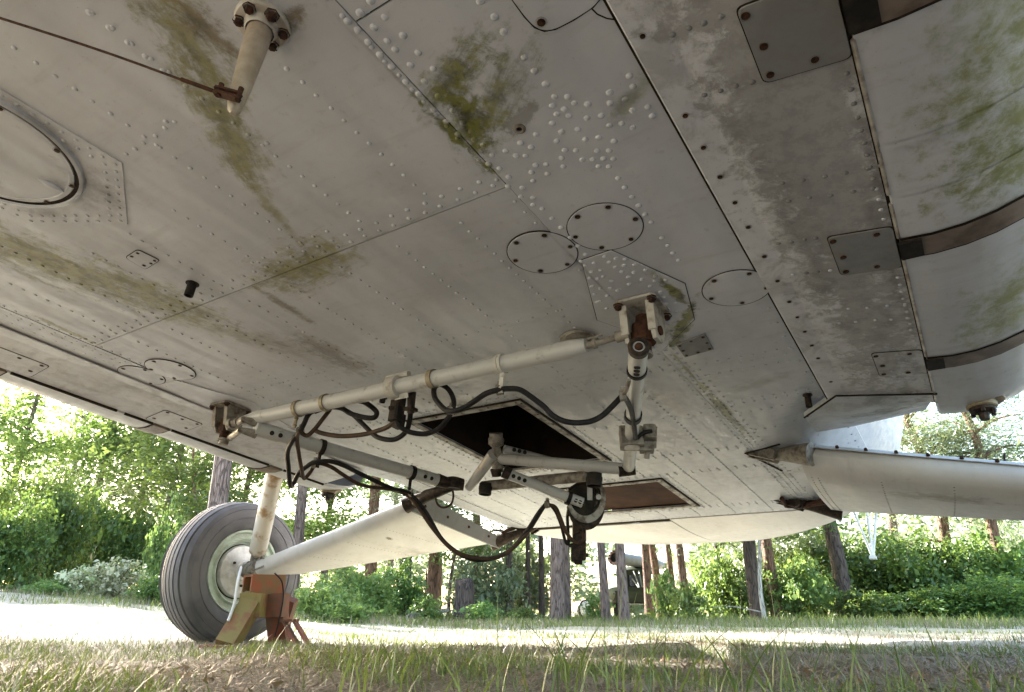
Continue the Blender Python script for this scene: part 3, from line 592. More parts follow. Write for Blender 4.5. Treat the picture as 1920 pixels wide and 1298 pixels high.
cover_plate(1.40, 1.575, 0.130, 0.0, SGP, S4, 0.0035, M_doubler); cover_plate(2.05, 2.225, 0.128, 0.0, SGP, S4, 0.003)
cover_plate(0.72, 0.92, 0.155, 0.01, SGS, S4); cover_plate(1.40, 1.585, 0.155, 0.01, SGS, S4)
# rear end of the port fairing
e = [onf(1567, 741, -0.0135), onf(1757, 737, -0.0135), at_a(1737, 769, 2.82), on(1600, 800, 0.055), on(1530, 811, 0.02), on(1508, 783, -0.012)]
mb = MB(); mb.slab(e, 0.02, bev=0.004)
o = tag(mb.build("fairing_end", M_fair, heli), "sloping rear end of the fairing with a dark dirt band")
MB().tube([e[5] + Vector((0, 0, -0.001)), e[0] + Vector((0, 0, -0.003)), e[1] + Vector((0, 0, -0.003))], 0.0035, 6).build("end_seam", M_gap, o)
for t in (0.02, 0.3, 0.55, 0.85): screw(e[0].lerp(e[1], t).lerp(e[4].lerp(e[2], t), 0.14) + Vector((0, 0, -0.001)), o, 0.9)
screw(on(1513, 781, -0.014), o, 0.9)

# ------------------------------------------------------------------ external tanks
def tank(sg, side, a0=-1.6, a1=2.50, r=0.46):
    zc = -0.052 + r; cs_ = -0.07; prof = []
    A = [a0, a0 + 0.02] + list(np.arange(a0 + 0.1, a1 - 0.05, 0.1)) + [a1, a1 + 0.07, a1 + 0.15, a1 + 0.22, a1 + 0.27, a1 + 0.30]
    sc_ = [0.6, 1] + [1] * (len(A) - 8) + [1.0, 0.985, 0.945, 0.87, 0.72, 0.35]
    rings = []
    for a, f in zip(A, sc_):
        ring = [(a, sg(-0.0035), -0.030 + (1 - f) * 0.4)]
        for k in range(25): t = math.radians(-98 + k * (180 + 10) / 24); ring.append((a, sg(cs_ - r * f * math.cos(t) * 0.95 + 0.0), zc + r * f * math.sin(t)))
        rings.append(ring)
    o = loft("fuel_tank", rings, M_tank)
    for ac, w in ((0.80, 0.085), (1.49, 0.075), (2.14, 0.075)):
        pts = []
        for k in range(-1, 26):
            if k < 0: pts.append((sg(-0.006), -0.034)); continue
            t = math.radians(-98 + k * 190 / 24); pts.append((sg(cs_ - (r + 0.0035) * math.cos(t) * 0.95), zc + (r + 0.0035) * math.sin(t)))
        for ww, hgt, m, nm in ((w, 0.0, M_strapm, "strap"), (w + 0.014, -0.002, M_gap, "strap_gap")):
            mb = MB(); vs_ = []
            for s, z in pts:
                dx, dz = (s - sg(cs_)), z - zc; L = math.hypot(dx, dz); s2, z2_ = s + dx / L * hgt, z + dz / L * hgt
                vs_ += [(ac - ww / 2, s2, z2_), (ac + ww / 2, s2, z2_)]
            fs = [(2 * i, 2 * i + 1, 2 * i + 3, 2 * i + 2) for i in range(len(pts) - 1)]; mb.add(vs_, fs); mb.build(nm, m, o)
        if side == 'p':                            # black block standing in for the shade where the strap enters the fairing
            MB().box((ac, sg(-0.026), -0.0545), (w * 0.92, 0.045, 0.007)).build("strap_pocket_shade", M_black, o)
    # skin laps along the tank
    for ac in (1.13, 1.30):
        vs_ = []; mb = MB()
        for k in range(26):
            t = math.radians(-98 + k * 190 / 25); s, z = sg(cs_ - (r + 0.0015) * math.cos(t) * 0.95), zc + (r + 0.0015) * math.sin(t); vs_ += [(ac - 0.004, s, z), (ac + 0.012, s, z)]
        mb.add(vs_, [(2 * i, 2 * i + 1, 2 * i + 3, 2 * i + 2) for i in range(25)]); mb.build("skin_lap", M_tank, o)
    MB().box(((a0 + 2.48) / 2, sg(-0.004), -0.034), (2.48 - a0, 0.024, 0.012)).build("edge_seal", M_gap, o)
    # drain valve on a dished boss
    q = Vector((a1 + 0.055, sg(-0.13), -0.03)) if side == 'p' else Vector((a1 + 0.1, sg(-0.1), -0.03))
    mb = MB(); mb.lathe(q, (0, 0, -1), [(0.075, -0.015), (0.068, 0.002), (0.056, 0.007), (0.046, 0.006), (0.045, 0.022), (0.041, 0.026), (0.02, 0.026)], 26); d_ = mb.build("drain_boss", M_tan, o)
    mb = MB(); mb.lathe(q, (0, 0, -1), [(0.040, 0.024), (0.038, 0.036), (0.028, 0.040), (0.012, 0.044)], 14)
    for k in range(6): t = k * 1.05; c = q + Vector((0.033 * math.cos(t), 0.033 * math.sin(t), -0.036)); mb.cyl(c, c + Vector((0, 0, -0.012)), 0.007, None, 6)
    mb.cyl(q + Vector((0, 0, -0.04)), q + Vector((0, 0, -0.066)), 0.017, 0.014, 8); mb.build("drain_valve", M_darksteel, o)
    # bead along the inner edge
    for b0, b1 in ((-0.4, 0.74), (0.86, 1.28), (1.315, 1.445), (1.54, 2.09), (2.19, 2.47)):
        MB().tube([(b0, sg(-0.007), -0.0455), (b1, sg(-0.007), -0.0455)], 0.0045 if side == "p" else 0.007, 8).build("edge_bead", M_bead if side == "p" else M_gap, o)
    return o
M_strapm = mat("brown_stained_strap", (0.20, 0.155, 0.12), (0.10, 0.07, 0.05), 0.5, metal=0.2, scale=10, bump=0.15)
tag(tank(SGP, 'p'), "rounded external fuel tank with green algae film at the right edge")
tag(tank(SGS, 's'), "far external fuel tank along the left edge of the belly")

# ------------------------------------------------------------------ landing gear
def wing_fairing(F0, R0, T0, T1, name, m, end_cap=True):
    """flat triangular fairing: front inboard F0, rear inboard R0, tip front T0, tip rear T1; rounded leading edge"""
    secs = []
    N = 10
    for i in range(N + 1):
        t = i / N; f = F0.lerp(T0, t); r = R0.lerp(T1, t); ch = r - f; th = (0.068 if name == 'near' else 0.052) * (1 - t) + 0.042 * t
        ring = []
        for (x, z) in ((0, 0), (0.008, 0.45), (0.03, 0.8), (0.075, 1.0), (0.16, 0.98), (0.42, 0.72), (0.7, 0.42), (1.0, 0.12), (1.0, -0.12), (0.7, -0.42), (0.42, -0.72), (0.16, -0.98), (0.075, -1.0), (0.03, -0.8), (0.008, -0.45)) if name != 'near' else ((0, 0), (0.012, 0.42), (0.045, 0.75), (0.11, 0.98), (0.22, 1.06), (0.42, 0.95), (0.7, 0.6), (1.0, 0.12), (1.0, -0.12), (0.7, -0.6), (0.42, -0.95), (0.22, -1.06), (0.11, -0.98), (0.045, -0.75), (0.012, -0.42)):
            ring.append(f + ch * x + Vector((0, 0, 1)) * z * th)
        secs.append(ring)
    return secs
def ringloft(mb, secs, mi=0):
    n = len(secs[0]); fs = [(i * n + k, i * n + (k + 1) % n, (i + 1) * n + (k + 1) % n, (i + 1) * n + k) for i in range(len(secs) - 1) for k in range(n)]
    fs += [tuple(range(n)), tuple((len(secs) - 1) * n + k for k in range(n - 1, -1, -1))]; mb.add([v for r in secs for v in r], fs, mi)
Fs, Rs, Ts = at_s(774, 942, 2.74), at_s(932, 1016, 2.70), at_s(472, 1064, 3.66)
T2 = at_s(566, 1075, 3.56)
secs = wing_fairing(Fs, Rs, Ts, T2, "far", M_gear); mb = MB(); ringloft(mb, secs)
gs = tag(mb.build("gear_fairing", M_gear, heli), "pale triangular landing gear fairing running out to the far wheel")
mb = MB(); up = Vector((0, 0, 0.012)); mb.prism([Fs + Vector((0, -0.012, -0.06)), Rs + Vector((0, -0.012, -0.045)), Rs + Vector((0, -0.012, 0.03)), Fs + Vector((0, -0.012, 0.07))], (0, 0.008, 0)); mb.build("fairing_rib", M_doubler, gs)
for t in (0.1, 0.35, 0.6, 0.85):
    p = Fs.lerp(Rs, t) + Vector((0, -0.022, 0.0)); MB().cyl(p, p + Vector((0, -0.006, 0)), 0.009, None, 6).build("rib_bolt", M_rust, gs)
# the near gear strut at the right edge
Fp, Rp = on(1500, 852, -0.035), on(1560, 955, -0.05); Tp, T2p = at_s(2150, 905, -0.52), at_s(2130, 985, -0.50)
secs = wing_fairing(Fp, Rp, Tp, T2p, "near", M_gear); mb = MB(); ringloft(mb, secs)
gp = tag(mb.build("gear_fairing", M_gear, heli), "near landing gear fairing leaving the belly at the right edge")
mb = MB(); secs2 = []
for i in range(11):
    t = i / 10; f = Fp.lerp(Tp, t); ch = (Rp.lerp(T2p, t) - f); th = 0.055 * (1 - t) + 0.04 * t
    th = 0.068 * (1 - t) + 0.042 * t; secs2.append([f + ch * x + Vector((0, 0, z * th)) for x, z in ((0.004, 0.50), (0.038, 0.82), (0.10, 1.06), (0.105, 1.10), (0.033, 0.87), (-0.003, 0.52))])
ringloft(mb, secs2); mb.build("leading_strip", M_white, gp)
for i in range(9):
    t = 0.04 + i * 0.1; f = Fp.lerp(Tp, t); th = 0.068 * (1 - t) + 0.042 * t; p = f + (Rp.lerp(T2p, t) - f) * 0.014 + Vector((0, 0, 0.70 * th)); d_ = Vector((-1, 0, 0.6)).normalized()
    MB().cyl(p - d_ * 0.004, p + d_ * 0.009, 0.008, 0.006, 8).build("bolt", M_screw, gp)
pinp = Fp.lerp(Tp, 0.5); MB().cyl(at_t(1884, 872, depth(pinp)), at_t(1883, 850, depth(pinp)), 0.004).build("pin", M_darksteel, gp)
def fair_rivets(F0, R0_, T0, T1, rows, par, near=True):
    b = MB()
    for t in rows:
        f = F0.lerp(T0, t); ch = R0_.lerp(T1, t) - f; th = (0.068 if near else 0.052) * (1 - t) + 0.042 * t; n_ = int(ch.length * 0.86 / 0.028)
        for i in range(n_):
            x = 0.12 + 0.86 * i / n_; z = -(np.interp(x, [0.11, 0.22, 0.42, 0.7, 1.0], [0.98, 1.06, 0.95, 0.6, 0.12]) if near else np.interp(x, [0.075, 0.16, 0.42, 0.7, 1.0], [1.0, 0.98, 0.72, 0.42, 0.12])) * th
            b.lathe(f + ch * x + Vector((0, 0, float(z) + 0.0004)), (0, 0, -1), [(0.0038, 0), (0.0028, 0.0016), (0.0001, 0.002)], 6)
    tag(b.build("rivet_row", M_dirtytube, par), kind="stuff")
fair_rivets(Fs, Rs, Ts, T2, (0.02, 0.22, 0.45, 0.68), gs, False); fair_rivets(Fp, Rp, Tp, T2p, (0.02, 0.045, 0.27, 0.5), gp)
# hinges
def gear_hinge(p_root, p_arm, side):
    d = p_arm - p_root; d.normalize(); mb = MB(); L = (p_arm - p_root).length
    for sx in (-1, 1):
        o_ = Vector((0.026 * sx, 0, 0)); mb.prism([p_root + o_ + Vector((0, 0.05 * side, 0.005)), p_root + o_ - Vector((0, 0.07 * side, -0.005)), p_root + o_ + d * 0.07 + Vector((0, 0, -0.035)), p_root + o_ + d * 0.10 + Vector((0, 0, 0.01))], (0.006, 0, 0))
    mb.cyl(p_root + d * 0.06 + Vector((-0.05, 0, -0.01)), p_root + d * 0.06 + Vector((0.05, 0, -0.01)), 0.016, None, 10)
    mb.cyl(p_root + d * 0.06 + Vector((-0.058, 0, -0.01)), p_root + d * 0.06 + Vector((-0.048, 0, -0.01)), 0.022, None, 6)
    mb.tube([p_root + d * 0.04, p_root + d * (L * 0.6), p_arm + d * 0.05], [0.02, 0.03, 0.05], 14)
    return mb
o = gear_hinge(on(1425, 852, 0.0), Fp, -1).build("gear_hinge", M_dirtytube, heli)
gp_edge = [on(1400, 850, -0.003), on(1465, 838, -0.003), on(1470, 885, -0.003)]
strip([on(1398, 851, -0.006), on(1435, 842, -0.006), on(1462, 834, -0.006)], 0.008, 0, "hinge_lip"); strip([on(1398, 851, -0.006), on(1430, 866, -0.006), on(1466, 884, -0.006)], 0.008, 0, "hinge_lip")
mb = gear_hinge(on(1475, 940, 0.0), Rp, -1); o = mb.build("gear_hinge", M_darksteel, heli)
mb = MB(); mb.tube([on(1466, 935, -0.012), on(1474, 948, -0.022), on(1500, 951, -0.03), on(1545, 940, -0.035)], [0.012, 0.014, 0.012, 0.018], 8); mb.build("hinge_bushing", M_rust, o)
gear_hinge(at_s(846, 908, 2.50), Fs, 1).build("gear_hinge", M_darksteel, heli)
gear_hinge(at_s(1012, 985, 2.46), Rs + Vector((0, 0, 0.0)), 1).build("gear_hinge", M_darksteel, heli)
MB().tube(spline([at_s(940, 1000, 2.66), at_s(965, 990, 2.6), at_s(990, 992, 2.52), at_s(1008, 990, 2.47)], 5), 0.012, 8).build("hydraulic_pipe", M_hosebrown, heli)
# wheels
def make_wheel(c, inboard, mats=None):
    R, W = 0.425, 0.30; ax = Vector((0, inboard, 0)); w = MB()
    w.lathe(c, ax, [(0.155, -0.10), (0.155, 0.075), (0.148, 0.088), (0.10, 0.10), (0.06, 0.104), (0.055, 0.12), (0.0001, 0.122)], 44); o = w.build("wheel", M_hub, heli)
    t = MB(); prof = [(0.235, -0.085), (0.245, -0.105), (0.30, -0.14), (0.355, -0.148), (0.395, -0.135)]
    hw = 0.118; grooves = [-0.085, -0.051, -0.017, 0.017, 0.051, 0.085]
    def rr(x): return R - 0.10 * abs(x / 0.148) ** 3.2
    xs = [-hw]
    for g in grooves: xs += [g - 0.005, g - 0.0045, g + 0.0045, g + 0.005]
    xs.append(hw)
    for x in xs:
        dep = 0.016 if any(abs(abs(x - g) - 0.0045) < 0.0001 for g in grooves) else 0.0
        prof.append((rr(x) - dep, x))
    prof += [(0.395, 0.135), (0.355, 0.148), (0.30, 0.14), (0.262, 0.122), (0.245, 0.105), (0.235, 0.085)]
    prof = sorted(prof[:5], key=lambda p: p[1] if p[0] > 0.3 else p[1]) and prof
    t.lathe(c, ax, prof, 64)
    for i in range(len(prof) - 1):
        if prof[i][0] < rr(prof[i][1]) - 0.012 and prof[i + 1][0] < rr(prof[i + 1][1]) - 0.012 and abs(prof[i][1]) < 0.1:
            for k in range(64): t.mi[i * 64 + k] = 1  # groove faces get darker rubber, their shade put into the colour
    t.build("tyre", [M_tyre, M_tyredark], o, True, 50)
    for rr_, w_ in ((0.372, 0.0022), (0.318, 0.0016)):
        y_ = 0.1435 if rr_ > 0.36 else 0.1432; MB().lathe(c, ax, [(rr_ - w_, y_), (rr_, y_ + 0.0035), (rr_ + w_, y_)], 64).build("tyre_rib", M_tyre, o)
    r_ = MB(); r_.lathe(c, ax, [(0.15, 0.055), (0.172, 0.06), (0.178, 0.088), (0.190, 0.098), (0.200, 0.084), (0.225, 0.088), (0.232, 0.108), (0.243, 0.112), (0.247, 0.10)], 56); r_.build("rim", M_rim, o)
    g = MB(); g.lathe(c, ax, [(0.150, 0.058), (0.158, 0.062), (0.164, 0.055)], 44); g.build("rim_gap", M_gap, o)
    for k in range(3): tt_ = 0.6 + k * 2.1; p = c + Vector((0.085 * math.cos(tt_), 0, 0.085 * math.sin(tt_))) + ax * 0.099; MB().cyl(p, p + ax * 0.012, 0.008, None, 6).build("hub_bolt", M_rust, o)
    return o
wc = at_s(437, 1072, 3.87); make_wheel(wc, -1)
make_wheel(Vector((wc.x, 2 * MID - wc.y - 0.05, wc.z)), 1)
# shock strut (far side)
b_ = at_s(482, 1040, 3.66); t_ = at_s(520, 868, 3.25); dd = (t_ - b_).normalized(); Ls = (t_ - b_).length
st = MB(); st.tube([b_, b_ + dd * 0.02, b_ + dd * 0.03, b_ + dd * Ls * 0.52, b_ + dd * (Ls * 0.53), b_ + dd * (Ls + 0.9)], [0.03, 0.042, 0.052, 0.052, 0.050, 0.050], 20)
o = tag(st.build("shock_strut", M_strut, heli), "chipped white shock strut rising from the far wheel")
fk = MB(); fk.cyl(b_ - dd * 0.09, b_ + dd * 0.01, 0.02); fk.cyl(b_ - dd * 0.085 + Vector((-0.05, 0, 0)), b_ - dd * 0.085 + Vector((0.05, 0, 0)), 0.017, None, 10)
for k in (-1, 1): fk.box(b_ - dd * 0.05 + Vector((0.03 * k, -0.01, 0)), (0.01, 0.04, 0.08))
fk.tube(spline([b_ + Vector((0.0, -0.05, -0.01)), b_ + Vector((0.03, -0.07, -0.05)), b_ + Vector((-0.02, -0.06, -0.09)), b_ + Vector((-0.05, -0.05, -0.10))], 5), 0.006, 6)
fk.build("strut_fork", M_dirtytube, o)
ax_ = MB(); ax_.tube([Ts + Vector((0.02, -0.02, 0)), Vector((wc.x, wc.y - 0.1, wc.z))], [0.045, 0.04], 14); ax_.build("axle", M_dirtytube, heli)

# ------------------------------------------------------------------ cargo sling frame
sling = bpy.data.objects.new("cargo_sling_frame", None); C.objects.link(sling); SB = Vector((2.4, 1.5, -0.45)); sling.matrix_world = HM @ Matrix.Translation(SB)
ROOT_INV[sling.name] = Matrix.Translation(-SB)
tag(sling, "white tubular cargo sling frame with black hoses bolted beneath the helicopter belly", "sling frame")
def bracket(c, sd, flip=1):
    """hinge bracket: base plate, two cheeks, pivot block; c centre on the skin; local x = aft, y = starboard"""
    b = MB(); L, W = 0.135, 0.125
    b.box(c + Vector((0, 0, -0.006)), (L, W, 0.008), bev=0.012)
    for k in (-1, 1):
        x = 0.040 * k; b.prism([c + Vector((-0.05, x, -0.01)), c + Vector((0.055, x, -0.01)), c + Vector((0.045, x, -0.085)), c + Vector((0.025, x, -0.115)), c + Vector((-0.015, x, -0.115)), c + Vector((-0.035, x, -0.085))], (0, 0.006, 0))
        b.prism([c + Vector((-0.052, x, -0.012)), c + Vector((-0.045, x, -0.012)), c + Vector((-0.026, x, -0.095)), c + Vector((-0.033, x, -0.095))], (0, 0.011, 0))
    o = b.build("hinge_bracket", M_dirtywhite if sd else M_dirtytube, sling)
    for sa in (-1, 1):
        for ss_ in (-1, 1): screw(c + Vector((0.055 * sa, 0.05 * ss_, -0.010)), o, 1.15, ME_BOLT, "bolt")
    pb = MB(); q = c + Vector((0.005, 0, -0.085)); pb.box(q, (0.05, 0.06, 0.06), bev=0.012); pb.cyl(q + Vector((0, -0.052, 0)), q + Vector((0, 0.052, 0)), 0.014, None, 10)
    pb.cyl(q + Vector((0, 0, 0.02)), q + Vector((0, 0, 0.055)), 0.026, 0.022, 14); pb.cyl(q, q + Vector((0, 0, -0.06)), 0.021, None, 12); pb.build("pivot_block", M_rust, o)
    cp = MB(); cp.lathe(c + Vector((0.005, 0, -0.145)), (0, 0, -1), [(0.021, -0.004), (0.024, 0.0), (0.024, 0.008), (0.014, 0.008), (0.012, 0.004), (0.0001, 0.004)], 14); cp.build("pivot_cap", M_dirtytube, o)
    return o
BR = on(1192, 565, 0.0); BR = Vector((1.535, 0.640, -0.006)); BL = Vector((1.535, 2.53, -0.003))
bracket(BR, 1); bracket(BL, 0)
def tubepart(pts, r, name="frame_tube", m=M_tube, holes=(), seg=18, lab=None):
    b = MB(); b.tube(pts, r, seg); o = b.build(name, m, sling)
    if lab: o['label'] = lab
    return o
def ringclamp(p, d, r, m=M_clamp, w=0.014, tabdir=None, tabL=0.0, name="clamp"):
    d = Vector(d).normalized(); b = MB(); b.lathe(Vector(p) - d * w / 2, d, [(r + 0.0008, 0), (r + 0.005, 0), (r + 0.005, w), (r + 0.0008, w)], 22)
    if tabdir is not None:
        t = Vector(tabdir).normalized(); q = Vector(p) + t * (r + tabL / 2); b.box(q, (0.014, 0.005, tabL), d, t.cross(d), t)
        b.cyl(q + t * tabL * 0.28 - t.cross(d).normalized() * 0.007, q + t * tabL * 0.28 + t.cross(d).normalized() * 0.007, 0.005, None, 6); b.cyl(q - t * tabL * 0.28 - t.cross(d).normalized() * 0.007, q - t * tabL * 0.28 + t.cross(d).normalized() * 0.007, 0.005, None, 6)
    return b.build(name, m, sling)
def holes(p, d, r, n, step, cam_side=True, m=M_black):
    d = Vector(d).normalized(); v = (Vector((0, 0, -1)) - Vector(p)); v = v - d * v.dot(d); v.normalize(); b = MB()
    for i in range(n): q = Vector(p) + d * step * i + v * (r - 0.002); b.cyl(q, q + v * 0.0028, 0.0095, 0.009, 10)  # black discs put the shade of open holes on the tube
    return b.build("lightening_hole", m, sling)
# front cross tube: bracket to bracket
A0, A1 = on(452, 790, -0.12), on(1100, 648, -0.105); E1 = on(1168, 630, -0.095); E0 = on(430, 796, -0.115)
d = (A1 - A0).normalized(); L = (A1 - A0).length
ft = tubepart([A0, A0 + d * 0.02, A0 + d * 0.09, A1 - d * 0.05, A1 - d * 0.012, A1], [0.016, 0.019, 0.0275, 0.0275, 0.024, 0.02], lab="longest and thickest white tube of the frame, between the two brackets")
b = MB(); b.tube([A1 - d * 0.005, A1 + d * 0.02, A1 + d * 0.022, A1 + d * 0.03, A1 + d * 0.031, E1 - d * 0.02, E1 - d * 0.019, E1 + d * 0.02], [0.011, 0.011, 0.016, 0.016, 0.0095, 0.0095, 0.017, 0.015], 10); b.build("rod_end", M_dirtytube, sling)
b = MB(); b.tube([A0 + d * 0.005, A0 - d * 0.015, A0 - d * 0.016, A0 - d * 0.05, A0 - d * 0.05, A0 - d * 0.075], [0.012, 0.012, 0.018, 0.016, 0.022, 0.02], 10); b.build("rod_end", M_dirtytube, sling)
pe = A1 - d * 0.09; b = MB()
b.box(A1 - d * 0.03 + Vector((0, 0, 0.022)), (0.11, 0.05, 0.006), d, None, None); b.lathe(A1 - d * 0.02 + Vector((0, 0, 0.0)), (0, 0, -1), [(0.045, -0.03), (0.045, -0.024), (0.0001, -0.024)], 24); b.build("end_collar", M_dirtytube, sling)
cov = on(1085, 652, -0.03); MB().lathe(Vector((cov.x, cov.y, 0)), (0, 0, -1), [(0.062, 0.001), (0.06, 0.008), (0.05, 0.011), (0.0001, 0.010)], 30).build("support_pad", M_dirtytube, sling)
def along(px, z=None):
    # point of the front tube seen at photo column px
    best = min((abs_(A0.lerp(A1, t), px), t) for t in [i / 400 for i in range(401)]); return A0.lerp(A1, best[1])
def abs_(v, px):
    w = M3.T @ np.array([v[0], v[1], v[2] + 1]); dd_ = math.cos(PITCH) * w[1] + math.sin(PITCH) * w[2]; return abs(CX + F * w[0] / dd_ - px)
dn = Vector((0, 0, -1))
ringclamp(along(560), d, 0.0275, M_clamp, 0.016, dn, 0.05); ringclamp(along(612), d, 0.0275, M_clamp, 0.016); ringclamp(along(812), d, 0.0275, M_clamp, 0.018)
ringclamp(along(937) , d, 0.0275, M_white, 0.012); ringclamp(along(937) + d * 0.013, d, 0.0275, M_white, 0.010, dn, 0.07)
p = along(740); b = MB(); b.lathe(p - d * 0.022, d, [(0.028, 0), (0.040, 0.002), (0.040, 0.042), (0.028, 0.044)], 16); b.box(p + Vector((0, 0, 0.035)), (0.044, 0.07, 0.03), d, None, None, bev=0.006)
b.cyl(p + Vector((0, 0, 0.04)) - d * 0.01, p + Vector((0, 0, 0.04)) + d * 0.055, 0.012, None, 8); b.box(p + Vector((0, -0.03, -0.02)), (0.04, 0.02, 0.05), d); b.build("pipe_clamp", M_dirtywhite, sling)
tdp = depth(p)
b = MB(); b.box(at_t(745, 765, tdp + 0.02), (0.045, 0.04, 0.10), bev=0.006); b.box(at_t(748, 790, tdp + 0.02), (0.03, 0.03, 0.05)); b.cyl(at_t(772, 735, tdp), at_t(770, 775, tdp), 0.016, 0.012, 8); b.box(at_t(771, 768, tdp), (0.034, 0.03, 0.012))
for q in ((733, 765), (760, 767), (735, 785)): b.cyl(at_t(q[0] - 4, q[1], tdp), at_t(q[0] + 4, q[1], tdp), 0.007, None, 6)
b.build("connector", M_darksteel, sling)
# right arm
R0, R1 = BR + Vector((0.005, 0, -0.15)), on(1179, 878, -0.165)
R0 = on(1197, 660, -0.155); d = (R1 - R0).normalized(); L = (R1 - R0).length
tubepart([R0 - d * 0.03, R0, R0 + d * 0.10, R0 + d * 0.10, R1], [0.026, 0.0265, 0.0265, 0.0245, 0.0235], lab="short white tube hanging from the right bracket")
d.normalize(); MB().lathe(R0 - d * 0.0295, -d, [(0.028, -0.02), (0.030, 0.002), (0.024, 0.007), (0.018, 0.007), (0.016, 0.002)], 20).build('pivot_ring', M_darksteel, sling); MB().lathe(R0 - d * 0.0295, -d, [(0.012, 0.0), (0.010, 0.007), (0.0001, 0.008)], 12).build('pivot_pin', M_rust, sling)
holes(R0 + d * 0.045, d, 0.0265, 3, 0.022); ringclamp(R0 + d * 0.115, d, 0.0247, M_hose, 0.014)
def col_y(P0, P1, py):
    def yy(v):
        w = M3.T @ np.array([v[0], v[1], v[2] + 1]); c, s = math.cos(PITCH), math.sin(PITCH); return CY - F * (c * w[2] - s * w[1]) / (c * w[1] + s * w[2])
    return min((abs(yy(P0.lerp(P1, i / 300)) - py), i / 300) for i in range(301))[1]
q = R0.lerp(R1, col_y(R0, R1, 780)); ringclamp(q, d, 0.0245, M_hose, 0.03)
q = R0.lerp(R1, col_y(R0, R1, 822)); tq = depth(q); X_ = at_t(1300, 822, tq) - at_t(1100, 822, tq)
b = MB(); b.box(q, (0.085, 0.075, 0.07), X_, d, None, bev=0.006); b.box(at_t(1218, 815, tq), (0.045, 0.085, 0.05), X_, d, None, bev=0.008); b.box(at_t(1212, 838, tq), (0.05, 0.04, 0.04), X_, d); b.cyl(at_t(1213, 835, tq), at_t(1213, 860, tq), 0.012, 0.009, 8)
b.cyl(at_t(1163, 812, tq), at_t(1172, 812, tq), 0.012, None, 6); b.cyl(at_t(1163, 830, tq), at_t(1172, 830, tq), 0.012, None, 6); b.cyl(at_t(1226, 800, tq), at_t(1224, 840, tq), 0.013, None, 8); b.build("valve_block", M_dirtytube, sling)
b = MB(); b.box(q + d * 0.001, (0.055, 0.05, 0.074), X_, d, None, bev=0.012); b.build("valve_cap", M_white, sling)
# bottom joint of the right arm
b = MB(); b.cyl(at_t(1160, 884, depth(R1)), at_t(1190, 880, depth(R1)), 0.024, None, 12); b.cyl(R1 - d * 0.02, R1 + d * 0.025, 0.026, None, 12); b.build("corner_joint", M_darksteel, sling)
# left arm
L0, L1 = on(478, 803, -0.165), on(826, 902, -0.165); d = (L1 - L0).normalized(); L = (L1 - L0).length
tubepart([L0, L0 + d * 0.10, L0 + d * 0.10, L1], [0.030, 0.030, 0.0275, 0.0275], lab="grey tube running from the left bracket toward the hook")
holes(L0 + d * 0.06, d, 0.030, 2, 0.035); holes(L1 - d * 0.10, d, 0.0275, 2, 0.035)
b = MB()
for zz in (0.022, -0.022): b.tube([L0 + d * 0.01 + Vector((0, 0, zz)), L0 - d * 0.05 + Vector((0, 0, zz)), BL + Vector((0.02, -0.02, -0.115 + zz))], [0.018, 0.012, 0.014], 10)
b.cyl(BL + Vector((0.01, 0, -0.06)), BL + Vector((0.01, 0, -0.165)), 0.02, None, 12); b.build("fork_end", M_dirtytube, sling)
q = L0.lerp(L1, 0.32); ringclamp(q, d, 0.0275, M_darksteel, 0.02, dn, 0.06); q2 = L0.lerp(L1, 0.82); ringclamp(q2, d, 0.0275, M_hose, 0.02, dn, 0.05)
# rear joint of the left arm
J = on(870, 911, -0.17); tJ = depth(J)
b = MB(); b.tube([L1 - d * 0.02, on(845, 908, -0.168), J], [0.031, 0.026, 0.024], 12); b.box(on(852, 907, -0.165), (0.07, 0.06, 0.05), d, None, None, bev=0.01); b.tube([at_t(780, 945, tJ + 0.1), at_t(800, 930, tJ + 0.05), at_t(850, 912, tJ)], [0.024, 0.03, 0.02], 10); b.build("corner_joint", M_darksteel, sling)
# post and cross tubes
PT, PBt = on(930, 822, 0.03), on(935, 888, -0.155); tP = depth(PBt)
b = MB(); b.tube([at_t(930, 812, tP), at_t(930, 834, tP), at_t(930, 838, tP), at_t(932, 852, tP), at_t(933, 885, tP)], [0.030, 0.030, 0.018, 0.024, 0.025], 14); b.lathe(at_t(930, 828, tP), (0, 0, 1), [(0.02, -0.02), (0.034, -0.012), (0.036, 0.01), (0.028, 0.022), (0.0001, 0.024)], 18); b.build("lock_post", M_dirtytube, sling)
X1 = at_t(1175, 880, depth(R1)); tubepart([at_t(935, 860, tP), X1], 0.0245)
tubepart([at_t(945, 842, tP + 0.03), at_t(1060, 872, tP + 0.1)], 0.019); holes(at_t(962, 843, tP + 0.02), at_t(1060, 870, tP + 0.1) - at_t(945, 842, tP + 0.03), 0.02, 3, 0.025)
tubepart([at_t(880, 914, tJ), at_t(925, 852, tP - 0.02)], [0.021, 0.026], lab="short light strut rising to the lock post")
tubepart([at_t(905, 912, tJ), at_t(1100, 893, depth(R1) + 0.12)], 0.024, m=M_dirtytube)
hk = (at_t(1098, 945, tP + 0.02)); h0 = at_t(950, 888, tP - 0.03); h1 = at_t(1092, 943, tP - 0.02); d = (h1 - h0).normalized()
tubepart([h0, h1], 0.023); holes(h0 + d * 0.03, d, 0.023, 3, 0.026); ringclamp(at_t(1066, 935, tP - 0.02), d, 0.024, M_hose, 0.018)
holes(at_t(1078, 938, tP - 0.02), d, 0.023, 3, 0.02)
b = MB(); b.cyl(at_t(944, 884, tP - 0.03), at_t(956, 890, tP - 0.03), 0.028); b.cyl(at_t(930, 880, tP - 0.02), at_t(931, 893, tP - 0.02), 0.026, 0.02); b.build("corner_joint", M_darksteel, sling)
